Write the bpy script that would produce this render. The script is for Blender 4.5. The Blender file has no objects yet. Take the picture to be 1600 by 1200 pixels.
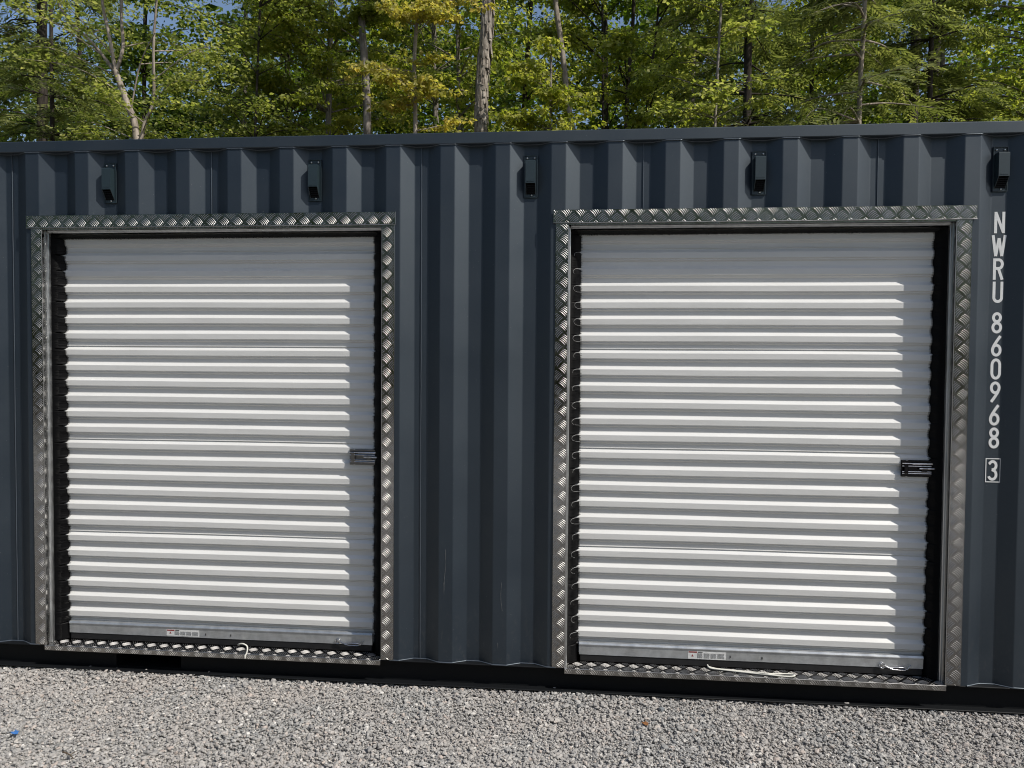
import bpy, math, random
import numpy as np
from mathutils import Vector, Matrix

# ------------------------------------------------------------------ camera, world, sun, exposure
S = bpy.context.scene
COL = S.collection
CX, CD, CH = 2.85623, 3.68387, 1.67105
YAW, PIT, ROL, FPX = 0.09093, 0.02963, 0.0075, 1153.23

cam_d = bpy.data.cameras.new('camera')
cam = bpy.data.objects.new('camera', cam_d)
COL.objects.link(cam)
F = Vector((-math.sin(YAW) * math.cos(PIT), math.cos(YAW) * math.cos(PIT), -math.sin(PIT)))
R = Vector((math.cos(YAW), math.sin(YAW), 0))
U = R.cross(F)
R2 = math.cos(ROL) * R + math.sin(ROL) * U
U2 = -math.sin(ROL) * R + math.cos(ROL) * U
m = Matrix((R2, U2, -F)).transposed().to_4x4()
m.translation = (CX, -CD, CH)
cam.matrix_world = m
cam_d.sensor_fit = 'HORIZONTAL'
cam_d.sensor_width = 36
cam_d.lens = FPX / 1600 * 36
cam_d.clip_start = 0.05
cam_d.clip_end = 2000
S.camera = cam

SUN = Vector((2.08, -1.0, 2.55)).normalized()
W = bpy.data.worlds.new('World')
S.world = W
W.use_nodes = True
nt = W.node_tree
bg = nt.nodes['Background']
sky = nt.nodes.new('ShaderNodeTexSky')
sky.sky_type = 'NISHITA'
sky.sun_disc = False
sky.sun_elevation = math.asin(SUN.z)
sky.sun_rotation = math.atan2(SUN.x, SUN.y)
sky.air_density = 1.0
sky.dust_density = 1.6
sky.ozone_density = 1.0
nt.links.new(sky.outputs[0], bg.inputs[0])
bg.inputs[1].default_value = 0.125

sun_d = bpy.data.lights.new('sun', 'SUN')
sun_d.energy = 4.5
sun_d.angle = math.radians(0.5)
sun_d.color = (1.0, 0.955, 0.885)
sun = bpy.data.objects.new('sun', sun_d)
COL.objects.link(sun)
sun.rotation_euler = SUN.to_track_quat('Z', 'Y').to_euler()
sun.location = (20, -10, 30)

S.view_settings.view_transform = 'Standard'
S.view_settings.look = 'None'
S.view_settings.exposure = 0
S.view_settings.gamma = 1
S.view_settings.use_curve_mapping = False
S.render.engine = 'CYCLES'
S.cycles.max_bounces = 7
S.cycles.transparent_max_bounces = 4
S.cycles.caustics_reflective = False
S.cycles.sample_clamp_indirect = 6
S.cycles.pixel_filter_type = 'BLACKMAN_HARRIS'
S.cycles.filter_width = 1.05
S.cycles.use_denoising = True
S.cycles.denoiser = 'OPENIMAGEDENOISE'
S.cycles.denoising_input_passes = 'RGB_ALBEDO_NORMAL'
S.cycles.use_adaptive_sampling = False

random.seed(4)
RNG = np.random.default_rng(11)

# ------------------------------------------------------------------ material helpers
def new_mat(name):
    mt = bpy.data.materials.new(name)
    mt.use_nodes = True
    n = mt.node_tree
    return mt, n, n.nodes['Principled BSDF']

def N(n, kind, **kw):
    nd = n.nodes.new(kind)
    for k, v in kw.items():
        setattr(nd, k, v)
    return nd

def noise(n, scale, detail=4, rough=.55, coord='Object', stretch=None):
    tc = N(n, 'ShaderNodeTexCoord')
    t = N(n, 'ShaderNodeTexNoise')
    t.inputs['Scale'].default_value = scale
    t.inputs['Detail'].default_value = detail
    t.inputs['Roughness'].default_value = rough
    if coord == 'World':
        g = N(n, 'ShaderNodeNewGeometry')
        src = g.outputs['Position']
    else:
        src = tc.outputs[coord]
    if stretch:
        mp = N(n, 'ShaderNodeMapping')
        mp.inputs['Scale'].default_value = stretch
        n.links.new(src, mp.inputs[0])
        src = mp.outputs[0]
    n.links.new(src, t.inputs['Vector'])
    return t.outputs['Fac']

def ramp(n, fac, stops, interp='LINEAR'):
    r = N(n, 'ShaderNodeValToRGB')
    r.color_ramp.interpolation = interp
    el = r.color_ramp.elements
    while len(el) < len(stops):
        el.new(0.5)
    for e, (p, c) in zip(el, stops):
        e.position = p
        e.color = (c[0], c[1], c[2], 1) if isinstance(c, tuple) else (c, c, c, 1)
    n.links.new(fac, r.inputs[0])
    return r.outputs[0]

def bump(n, bs, h, strength, dist=0.001):
    b = N(n, 'ShaderNodeBump')
    b.inputs['Strength'].default_value = strength
    b.inputs['Distance'].default_value = dist
    n.links.new(h, b.inputs['Height'])
    n.links.new(b.outputs[0], bs.inputs['Normal'])
    return b

def mixc(n, fac, a, b):
    mx = N(n, 'ShaderNodeMix', data_type='RGBA')
    if isinstance(fac, float):
        mx.inputs[0].default_value = fac
    else:
        n.links.new(fac, mx.inputs[0])
    for i, v in ((6, a), (7, b)):
        if isinstance(v, tuple):
            mx.inputs[i].default_value = (*v, 1)
        else:
            n.links.new(v, mx.inputs[i])
    return mx.outputs[2]

def mat_paint(name, base, rough=.47, dust=(.10, .095, .085), dust_hi=.05):
    mt, n, b = new_mat(name)
    b.inputs['Specular IOR Level'].default_value = 1.0
    b.inputs['Specular Tint'].default_value = (.80, .92, 1.0, 1)
    d = ramp(n, noise(n, 1.7, 6, .62, 'World', (1, 1, .45)), [(.42, 0.0), (.75, dust_hi)])
    fine = ramp(n, noise(n, 55, 3, .6, 'World'), [(.35, 0.0), (.72, .03)])
    spots = ramp(n, noise(n, 130, 1, .5, 'World'), [(.785, 0.0), (.80, .35)])
    c = mixc(n, d, base, dust)
    c = mixc(n, fine, c, dust)
    c = mixc(n, spots, c, (.22, .22, .21))
    # thin scuffs that run down the sheet
    sc = ramp(n, noise(n, 5, 5, .65, 'World', (9, 9, .55)), [(.735, 0.0), (.76, .16)])
    c = mixc(n, sc, c, (.16, .165, .17))
    # dried mud splashes along the foot of the wall
    ge = N(n, 'ShaderNodeNewGeometry')
    sz = N(n, 'ShaderNodeSeparateXYZ')
    n.links.new(ge.outputs['Position'], sz.inputs[0])
    mz = N(n, 'ShaderNodeMapRange')
    mz.inputs['From Min'].default_value = .55
    mz.inputs['From Max'].default_value = .10
    n.links.new(sz.outputs['Z'], mz.inputs['Value'])
    spl = ramp(n, noise(n, 38, 5, .7, 'World', (1, 1, .6)), [(.54, 0.0), (.74, .16)])
    ml = N(n, 'ShaderNodeMath', operation='MULTIPLY')
    n.links.new(mz.outputs[0], ml.inputs[0])
    n.links.new(spl, ml.inputs[1])
    c = mixc(n, ml.outputs[0], c, (.20, .18, .15))
    n.links.new(c, b.inputs['Base Color'])
    r = ramp(n, noise(n, 2.6, 5, .6, 'World'), [(.3, rough - .06), (.75, rough + .12)])
    n.links.new(r, b.inputs['Roughness'])
    b1 = N(n, 'ShaderNodeBump')
    b1.inputs['Strength'].default_value = .35
    b1.inputs['Distance'].default_value = .012
    n.links.new(noise(n, 2.2, 2, .4, 'World', (1, 1, .5)), b1.inputs['Height'])
    b2 = bump(n, b, noise(n, 260, 2, .5, 'World'), .12, .0006)
    n.links.new(b1.outputs[0], b2.inputs['Normal'])
    return mt

def mat_metal(name, col, rough, metallic=1.0, var=.12, scale=40, bs=.15, spec=.5, stretch=None):
    mt, n, b = new_mat(name)
    c2 = tuple(x * .72 for x in col)
    n.links.new(mixc(n, ramp(n, noise(n, scale, 5, .6, 'World', stretch), [(.3, 0.), (.7, 1.)]), col, c2), b.inputs['Base Color'])
    n.links.new(ramp(n, noise(n, scale * .6, 4, .6, 'World'), [(.3, max(.02, rough - var / 2)), (.7, rough + var)]), b.inputs['Roughness'])
    b.inputs['Metallic'].default_value = metallic
    b.inputs['Specular IOR Level'].default_value = spec
    if bs:
        bump(n, b, noise(n, scale * 6, 3, .6, 'World'), bs, .0005)
    return mt

def mat_flat(name, col, rough=.6, spec=.5, bs=0, var=.15, scale=60):
    mt, n, b = new_mat(name)
    c2 = tuple(x * (1 - var) for x in col)
    n.links.new(mixc(n, ramp(n, noise(n, scale, 4, .6, 'World'), [(.35, 0.), (.65, 1.)]), col, c2), b.inputs['Base Color'])
    b.inputs['Roughness'].default_value = rough
    b.inputs['Specular IOR Level'].default_value = spec
    if bs:
        bump(n, b, noise(n, scale * 5, 3, .6, 'World'), bs, .001)
    return mt

M = {}
M['paint'] = mat_paint('navy_container_paint', (.0042, .0092, .0172), .51)
M['rail'] = mat_paint('navy_rail_paint', (.0048, .0100, .0165), .52, dust_hi=.05)
M['low_rail'] = mat_flat('near_black_rail', (.0045, .0055, .0068), .62, .25, .1)  # one near-black base colour for the whole bottom rail
M['tread'] = mat_metal('aluminium_tread_plate', (.42, .415, .405), .16, 1.0, .14, 30, .10)
M['bar'] = mat_metal('aluminium_tread_bars', (.52, .512, .50), .36, 1.0, .08, 40, .0)
M['bar_worn'] = mat_metal('worn_sill_bars', (.42, .41, .40), .50, 1.0, .1, 40, .0)
M['alu'] = mat_metal('extruded_aluminium', (.62, .63, .63), .34, 1.0, .12, 30, .05, stretch=(1, 1, .1))
M['galv'] = mat_metal('galvanised_bar', (.60, .62, .63), .40, .75, .12, 22, .10)
M['chrome'] = mat_metal('zinc_plated_steel', (.70, .70, .72), .16, 1.0, .08, 60, .03)
M['screw'] = mat_metal('screw_steel', (.70, .70, .70), .28, 1.0, .08, 80, .0)
M['brush'] = mat_flat('black_nylon_bristle', (.003, .003, .0035), .45, .12)
M['brush2'] = mat_flat('dark_grey_bristle', (.016, .017, .017), .6, .2)  # header bristles, slightly lighter than the jamb bristles
M['latch2'] = mat_metal('lit_zinc_latch', (.22, .215, .21), .38, 1.0, .1, 60, .03)  # greyer copy of the latch metal, its lit look put into the colour
M['latch'] = mat_metal('dark_reflection_latch', (.035, .035, .038), .22, 1.0, .06, 60, .03)  # dark surroundings mirrored in the latch, put into a black base colour
M['dark'] = mat_flat('unlit_gap_black', (.012, .012, .013), .8, .2)  # shade of the unlit gap put into a near-black colour
M['rubber'] = mat_flat('black_rubber', (.014, .014, .015), .5, .4, .1)
M['vent'] = mat_flat('black_green_vent_plastic', (.018, .032, .039), .40, .7, .05, .1)
M['white'] = mat_flat('white_stencil_paint', (.74, .75, .74), .6, .3, 0, .08, 120)
M['paper'] = mat_flat('label_white', (.78, .78, .76), .5, .3)
M['red'] = mat_flat('label_red', (.30, .06, .05), .5, .3)
M['ink'] = mat_flat('label_ink', (.09, .09, .09), .5, .3)
M['slim'] = mat_flat('pale_glint', (.42, .42, .41), .5, .3)  # pale colour standing for reflected sun glints on the brush
M['scratch'] = mat_flat('scratched_primer', (.16, .17, .175), .6, .3, 0, .3, 200)
M['rope'] = mat_flat('off_white_cord', (.70, .69, .62), .8, .2, .4, .2, 300)
M['weld'] = mat_paint('weld_bead_paint', (.05, .06, .075), .36)
M['mesh_black'] = mat_flat('black_vent_mesh', (.006, .006, .007), .7, .2)
M['leaf_dry'] = mat_flat('dry_brown_leaf', (.22, .10, .04), .8, .2, .3)
M['blue'] = mat_flat('blue_plastic', (.05, .16, .42), .35, .5)
M['wood'] = mat_flat('container_floor_board', (.05, .035, .025), .8, .2)
M['bark_stick'] = mat_flat('dry_twig_bark', (.13, .10, .07), .9, .1, .3)

# curtain: light grey baked paint with faint streaks and chalking
mt, n, b = new_mat('light_grey_curtain_paint')
st = ramp(n, noise(n, 3, 5, .6, 'World', (1, 1, 9)), [(.3, 0.), (.75, 1.)])
c = mixc(n, st, (.675, .675, .655), (.61, .61, .59))
sp = ramp(n, noise(n, 9, 6, .7, 'World', (1, 1, 2.5)), [(.60, 0.), (.80, .20)])
c = mixc(n, sp, c, (.50, .49, .45))
n.links.new(c, b.inputs['Base Color'])
n.links.new(ramp(n, noise(n, 6, 4, .6, 'World'), [(.3, .30), (.7, .44)]), b.inputs['Roughness'])
bump(n, b, noise(n, 5, 3, .5, 'World', (1, 1, 3)), .25, .004)
M['curtain'] = mt

# bark
def mat_bark(name, a, c_, scale=9, bs=.9):
    mt, n, b = new_mat(name)
    f = noise(n, scale, 8, .7, 'Object', (1.6, 1.6, .28))
    n.links.new(ramp(n, f, [(.36, c_), (.50, tuple((x + y) / 2 for x, y in zip(a, c_))), (.62, a)]), b.inputs['Base Color'])
    b.inputs['Roughness'].default_value = .9
    b.inputs['Specular IOR Level'].default_value = .15
    bump(n, b, f, bs, .03)
    return mt
M['bark_shag'] = mat_bark('shaggy_grey_bark', (.44, .39, .33), (.08, .065, .052), 16, 1.0)
M['bark_grey'] = mat_bark('grey_brown_bark', (.30, .265, .23), (.09, .078, .066), 12, .8)
M['bark_pale'] = mat_bark('pale_pinkish_bark', (.40, .345, .29), (.17, .14, .115), 10, .5)
M['bark_dark'] = mat_bark('dark_bark', (.060, .050, .042), (.018, .015, .012), 10, .8)

def mat_leaf(name, stops, trans=.55, rough=.5):
    mt = bpy.data.materials.new(name)
    mt.use_nodes = True
    n = mt.node_tree
    b = n.nodes['Principled BSDF']
    at = N(n, 'ShaderNodeAttribute')
    at.attribute_name = 'tone'
    c = ramp(n, at.outputs['Fac'], stops)
    n.links.new(c, b.inputs['Base Color'])
    b.inputs['Roughness'].default_value = rough
    b.inputs['Specular IOR Level'].default_value = .35
    tr = N(n, 'ShaderNodeBsdfTranslucent')
    hs = N(n, 'ShaderNodeHueSaturation')
    hs.inputs['Saturation'].default_value = 1.15
    hs.inputs['Value'].default_value = 1.9
    n.links.new(c, hs.inputs['Color'])
    n.links.new(hs.outputs[0], tr.inputs[0])
    mx = N(n, 'ShaderNodeMixShader')
    mx.inputs[0].default_value = trans
    n.links.new(b.outputs[0], mx.inputs[1])
    n.links.new(tr.outputs[0], mx.inputs[2])
    n.links.new(mx.outputs[0], n.nodes['Material Output'].inputs['Surface'])
    return mt
M['lf_maple'] = mat_leaf('maple_leaf', [(0, (.085, .112, .024)), (.5, (.205, .238, .048)), (1, (.42, .42, .12))])
M['lf_yellow'] = mat_leaf('young_golden_leaf', [(0, (.19, .205, .045)), (.5, (.34, .315, .08)), (1, (.48, .40, .14))])
M['lf_lime'] = mat_leaf('lime_green_leaf', [(0, (.12, .155, .03)), (.5, (.25, .27, .055)), (1, (.40, .38, .11))])
M['lf_small'] = mat_leaf('small_spring_leaf', [(0, (.085, .115, .03)), (.5, (.23, .26, .065)), (1, (.40, .40, .14))])
M['lf_hemlock'] = mat_leaf('hemlock_needles', [(0, (.05, .065, .02)), (.5, (.15, .175, .05)), (1, (.29, .30, .10))], .40)
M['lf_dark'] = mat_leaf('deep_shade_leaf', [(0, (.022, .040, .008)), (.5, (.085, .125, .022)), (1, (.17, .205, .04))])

# ground
mt, n, b = new_mat('gravel_bed')
g = N(n, 'ShaderNodeNewGeometry')
vor = N(n, 'ShaderNodeTexVoronoi')
vor.inputs['Scale'].default_value = 62
n.links.new(g.outputs['Position'], vor.inputs['Vector'])
cc = ramp(n, vor.outputs['Color'], [(0, (.16, .16, .155)), (.45, (.36, .35, .335)), (.8, (.46, .45, .43)), (1, (.62, .60, .57))])
big = ramp(n, noise(n, .35, 5, .6, 'World'), [(.35, 0.), (.7, .35)])
cc = mixc(n, big, cc, (.17, .155, .13))
sep = N(n, 'ShaderNodeSeparateXYZ')
n.links.new(g.outputs['Position'], sep.inputs[0])
mr = N(n, 'ShaderNodeMapRange')
mr.inputs['From Min'].default_value = 3.2
mr.inputs['From Max'].default_value = 4.6
n.links.new(sep.outputs['Y'], mr.inputs['Value'])
mr2 = N(n, 'ShaderNodeMapRange')
mr2.inputs['From Min'].default_value = -11
mr2.inputs['From Max'].default_value = -13
n.links.new(sep.outputs['Y'], mr2.inputs['Value'])
ad = N(n, 'ShaderNodeMath', operation='ADD')
n.links.new(mr.outputs[0], ad.inputs[0])
n.links.new(mr2.outputs[0], ad.inputs[1])
litter = ramp(n, noise(n, 2.2, 8, .7, 'World'), [(.35, (.035, .05, .015)), (.55, (.07, .05, .028)), (.7, (.11, .075, .04))])
n.links.new(mixc(n, ad.outputs[0], cc, litter), b.inputs['Base Color'])
b.inputs['Roughness'].default_value = .9
inv = N(n, 'ShaderNodeMath', operation='SUBTRACT')
inv.inputs[0].default_value = 1
n.links.new(vor.outputs['Distance'], inv.inputs[1])
bump(n, b, inv.outputs[0], 1.0, .012)
M['ground'] = mt

# ------------------------------------------------------------------ mesh helpers
WO = {}

class MB:
    def __init__(self):
        self.v, self.f, self.s = [], [], []
    def add(self, vs, fs, smooth=False):
        k = len(self.v)
        self.v.extend([tuple(x) for x in vs])
        self.f.extend([tuple(i + k for i in q) for q in fs])
        self.s.extend([smooth] * len(fs))
    def box(self, x0, x1, y0, y1, z0, z1, bev=0.0):
        if bev <= 0:
            vs = [(x, y, z) for x in (x0, x1) for y in (y0, y1) for z in (z0, z1)]
            self.add(vs, [(0, 1, 3, 2), (4, 6, 7, 5), (0, 4, 5, 1), (2, 3, 7, 6), (0, 2, 6, 4), (1, 5, 7, 3)])
            return
        e = bev
        vs, idx = [], {}
        for sx in (0, 1):
            for sy in (0, 1):
                for sz in (0, 1):
                    X, Y, Z = (x0, x1)[sx], (y0, y1)[sy], (z0, z1)[sz]
                    dx, dy, dz = e * (1 - 2 * sx), e * (1 - 2 * sy), e * (1 - 2 * sz)
                    for ax, p in enumerate(((X, Y + dy, Z + dz), (X + dx, Y, Z + dz), (X + dx, Y + dy, Z))):
                        idx[(sx, sy, sz, ax)] = len(vs)
                        vs.append(p)
        fs = []
        I = idx
        for sx in (0, 1):
            q = [I[(sx, 0, 0, 0)], I[(sx, 1, 0, 0)], I[(sx, 1, 1, 0)], I[(sx, 0, 1, 0)]]
            fs.append(q if sx else q[::-1])
        for sy in (0, 1):
            q = [I[(0, sy, 0, 1)], I[(0, sy, 1, 1)], I[(1, sy, 1, 1)], I[(1, sy, 0, 1)]]
            fs.append(q if sy else q[::-1])
        for sz in (0, 1):
            q = [I[(0, 0, sz, 2)], I[(1, 0, sz, 2)], I[(1, 1, sz, 2)], I[(0, 1, sz, 2)]]
            fs.append(q if sz else q[::-1])
        for a in (0, 1):
            for c_ in (0, 1):
                fs.append([I[(a, c_, 0, 0)], I[(a, c_, 1, 0)], I[(a, c_, 1, 1)], I[(a, c_, 0, 1)]])
                fs.append([I[(a, 0, c_, 0)], I[(a, 1, c_, 0)], I[(a, 1, c_, 2)], I[(a, 0, c_, 2)]])
                fs.append([I[(0, a, c_, 1)], I[(1, a, c_, 1)], I[(1, a, c_, 2)], I[(0, a, c_, 2)]])
        for sx in (0, 1):
            for sy in (0, 1):
                for sz in (0, 1):
                    fs.append([I[(sx, sy, sz, 0)], I[(sx, sy, sz, 1)], I[(sx, sy, sz, 2)]])
        self.add(vs, fs)
        self.recalc = True
    recalc = False
    def tube(self, pts, rad, k=8, smooth=True, cap=True, wob=0.0):
        pts = [Vector(p) for p in pts]
        n_ = len(pts)
        rs = rad if isinstance(rad, (list, tuple)) else [rad] * n_
        vs, fs = [], []
        a = None
        for i, p in enumerate(pts):
            t = (pts[min(i + 1, n_ - 1)] - pts[max(i - 1, 0)]).normalized()
            if a is None:
                a = t.orthogonal().normalized()
            a = (a - t * a.dot(t)).normalized()
            b_ = t.cross(a)
            for j in range(k):
                w = 2 * math.pi * j / k
                r = rs[i] * (1 + (random.uniform(-wob, wob) if wob else 0))
                vs.append(p + (a * math.cos(w) + b_ * math.sin(w)) * r)
        for i in range(n_ - 1):
            for j in range(k):
                j2 = (j + 1) % k
                fs.append((i * k + j, i * k + j2, (i + 1) * k + j2, (i + 1) * k + j))
        self.add(vs, fs, smooth)
        if cap:
            self.add([vs[j] for j in range(k)], [tuple(range(k))[::-1]])
            self.add([vs[(n_ - 1) * k + j] for j in range(k)], [tuple(range(k))])
    def build(self, name, mat, parent=None, origin=None, **props):
        a = np.array(self.v, dtype=np.float64)
        if origin is None:
            lo, hi = a.min(0), a.max(0)
            origin = Vector(((lo[0] + hi[0]) / 2, (lo[1] + hi[1]) / 2, lo[2]))
        o = Vector(origin)
        me = bpy.data.meshes.new(name)
        me.from_pydata([(x - o.x, y - o.y, z - o.z) for x, y, z in self.v], [], self.f)
        me.materials.append(mat)
        me.polygons.foreach_set('use_smooth', self.s)
        me.validate()
        me.update()
        if self.recalc:
            import bmesh
            bm = bmesh.new()
            bm.from_mesh(me)
            bmesh.ops.recalc_face_normals(bm, faces=bm.faces)
            bm.to_mesh(me)
            bm.free()
        ob = bpy.data.objects.new(name, me)
        COL.objects.link(ob)
        WO[ob.name] = o
        if parent:
            ob.parent = parent
            ob.location = o - WO[parent.name]
        else:
            ob.location = o
        for k_, v_ in props.items():
            ob[k_] = v_
        return ob

def empty(name, loc, label, cat, group=None):
    o = bpy.data.objects.new(name, None)
    COL.objects.link(o)
    o.location = loc
    o.empty_display_size = .2
    WO[o.name] = Vector(loc)
    o['label'] = label
    o['category'] = cat
    if group:
        o['group'] = group
    return o

def np_mesh(name, verts, quads, mat, parent, origin=(0, 0, 0), tone=None, smooth=False, **props):
    me = bpy.data.meshes.new(name)
    nv, nq = len(verts), len(quads)
    vv = (verts - np.array(origin)).astype(np.float32)
    me.vertices.add(nv)
    me.vertices.foreach_set('co', vv.ravel())
    me.loops.add(nq * 4)
    me.loops.foreach_set('vertex_index', quads.astype(np.int32).ravel())
    me.polygons.add(nq)
    me.polygons.foreach_set('loop_start', np.arange(0, nq * 4, 4, dtype=np.int32))
    me.polygons.foreach_set('loop_total', np.full(nq, 4, dtype=np.int32))
    me.polygons.foreach_set('use_smooth', np.full(nq, smooth))
    me.update(calc_edges=True)
    if tone is not None:
        at = me.attributes.new('tone', 'FLOAT', 'FACE')
        at.data.foreach_set('value', tone.astype(np.float32))
    me.materials.append(mat)
    ob = bpy.data.objects.new(name, me)
    COL.objects.link(ob)
    WO[ob.name] = Vector(origin)
    if parent:
        ob.parent = parent
        ob.location = Vector(origin) - WO[parent.name]
    else:
        ob.location = origin
    for k_, v_ in props.items():
        ob[k_] = v_
    return ob

# ------------------------------------------------------------------ ground
mb = MB()
gx = [-300, -60, -20, -10, 15, 25, 60, 300]
gy = [-300, -60, -20, -8, 4, 12, 40, 300]
vs = [(x, y, -.012) for y in gy for x in gx]
mb.add(vs, [(j * 8 + i, j * 8 + i + 1, j * 8 + i + 9, j * 8 + i + 8) for j in range(7) for i in range(7)])
mb.build('ground', M['ground'], None, (0, 0, 0), kind='structure')

# ------------------------------------------------------------------ the container
P = 0.278
X0, X1 = P * -13 - .0, P * 30 + .0
ZT, ZB = 2.7596, 0.1324
A_L = dict(Lo=-.0416, Li=.0184, Ri=1.8537, Ro=1.9188, HL=-.0662, HR=1.9252)
B_L = dict(Lo=2.7324, Li=2.7961, Ri=4.6217, Ro=4.6927, HL=2.7199, HR=4.7121)
DOORS = [A_L, B_L]
HOLE_T = 2.40
container = empty('shipping_container', (2.36, 1.22, 0),
                  'long navy blue corrugated steel shipping container with two white roll up doors in its side', 'shipping container')

def prof(x):
    t = (x / P) % 1.0 * P
    if t < .068: return .036 * t / .068
    if t < .138: return .036
    if t < .206: return .036 * (1 - (t - .138) / .068)
    return 0.0
edges = []
k = -13
R_ = .004
while P * k <= X1 + 1e-6:
    edges += [P * k, P * k + .068, P * k + .138, P * k + .206]
    k += 1
def panel_columns(x0, x1):
    """x, y pairs with a small bend radius at each crease"""
    xs = [x0]
    for e in edges:
        for d in (-R_, -.0013, .0013, R_):
            if x0 < e + d < x1:
                xs.append(e + d)
    for h in (holes_x):
        for q in h:
            if x0 < q < x1:
                xs.append(q)
    xs.append(x1)
    xs = sorted(set(round(x, 5) for x in xs))
    out = []
    for x in xs:
        y = (prof(x - .0025) + prof(x) + prof(x + .0025)) / 3
        out.append((x, y))
    return out
holes_x = [(d['Lo'] + .02, d['Ro'] - .02) for d in DOORS]
def in_hole(xm):
    return any(a < xm < b_ for a, b_ in holes_x)

seams = [P * kk + .103 for kk in range(-9, 30, 4)]
bounds = [X0] + [s for s in seams if X0 < s < X1] + [X1]
for i in range(len(bounds) - 1):
    a, b_ = bounds[i] + .0008, bounds[i + 1] - .0008
    cols = panel_columns(a, b_)
    mb = MB()
    zs_full = [ZB, .7, 1.2, 1.7, 2.1, HOLE_T, ZT]
    ph = random.uniform(0, 6)
    def wav(x, z, y):
        return y + .0012 * math.sin(3.1 * z + ph + x * 1.3) * (1 if y < .02 else .6)
    vs, ids = [], {}
    for ci, (x, y) in enumerate(cols):
        for zi, z in enumerate(zs_full):
            ids[(ci, zi)] = len(vs)
            vs.append((x, wav(x, z, y) if 0 < zi < len(zs_full) - 1 else y, z))
    fs = []
    for ci in range(len(cols) - 1):
        xm = (cols[ci][0] + cols[ci + 1][0]) / 2
        for zi in range(len(zs_full) - 1):
            if in_hole(xm) and zs_full[zi] < HOLE_T - 1e-6:
                continue
            fs.append((ids[(ci, zi)], ids[(ci + 1, zi)], ids[(ci + 1, zi + 1)], ids[(ci, zi + 1)]))
    used = sorted({i_ for f_ in fs for i_ in f_})
    rm = {o_: n2 for n2, o_ in enumerate(used)}
    mb.add([vs[i_] for i_ in used], [tuple(rm[i_] for i_ in f_) for f_ in fs], False)
    o = mb.build('wall_panel', M['paint'], container)
    sm = o.modifiers.new('thick', 'SOLIDIFY')
    sm.thickness = .002
    sm.offset = -1

# weld beads between the side panels: short, slightly uneven runs of bead
for s in seams:
    z0 = HOLE_T + .02 if in_hole(s) else ZB
    nseg = int((ZT - z0) / .05)
    pts = [(s + random.uniform(-.0006, .0006), .0345 - random.uniform(0, .0008), z0 + (ZT - z0) * j / nseg) for j in range(nseg + 1)]
    mb = MB()
    mb.tube(pts, [.0026 + random.uniform(-.0004, .0004) for _ in pts], 6)
    mb.build('weld_seam', M['weld'], container)

# top rail: square tube, roof sheet, roof edge
mb = MB()
mb.box(X0, X1, -.0035, .058, ZT, 2.816, .0035)
mb.build('top_rail', M['rail'], container)
mb = MB()
cols = np.arange(X0 + .02, X1, .10)
for i in range(len(cols) - 1):
    h = .0 if i % 2 else .018
    mb.box(cols[i], cols[i + 1] - .002, .06, 2.38, 2.798 + h, 2.802 + h)
mb.build('roof_panel', M['rail'], container)
mb = MB()
mb.box(X0, X1, 2.38, 2.44, ZT, 2.816, .0035)
mb.build('rear_top_rail', M['rail'], container)
# weld wash where the sheet meets the top rail
# bottom rail: channel open to the outside, with two forklift pockets
pockets = [(.387, .752), (2.50 + .9, 2.87 + .9)]
pockets = [(.387, .752)]
mb = MB()
mb.box(X0, X1, -.001, .095, ZB - .0062, ZB, .0015)           # upper flange
xs = [X0] + [q for p_ in pockets for q in p_] + [X1]
for i in range(0, len(xs), 2):
    mb.box(xs[i], xs[i + 1], .040, .046, .0165, ZB - .0062)
mb.box(X0, X1, -.004, .046, .010, .016, .002)                # lower flange
for p_ in pockets:
    mb.box(p_[0] - .008, p_[0] - .0005, .0465, .9, .0165, ZB - .0065)
    mb.box(p_[1] + .0005, p_[1] + .008, .0465, .9, .0165, ZB - .0065)
    mb.box(p_[0], p_[1], .0465, .9, .012, .019)
mb.build('bottom_rail', M['low_rail'], container)
# bead of sealant that follows the corrugation along the bottom rail
pts = []
for x, y in panel_columns(X0 + .01, X1 - .01):
    if in_hole(x):
        if len(pts) > 1:
            mb = MB(); mb.tube(pts, .0036, 5); mb.build('seal_bead', M['weld'], container)
        pts = []
    else:
        pts.append((x, y - .003, ZB + .0015 + random.uniform(0, .001)))
if len(pts) > 1:
    mb = MB(); mb.tube(pts, .0036, 5); mb.build('seal_bead', M['weld'], container)
# weld line under the top rail
pts = []
mb = MB()
for x, y in panel_columns(X0 + .01, X1 - .01):
    pts.append((x, min(y, .055) - .002, ZT - .0015))
mb.tube(pts, .003, 5)
mb.build('top_weld_bead', M['weld'], container)

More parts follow.
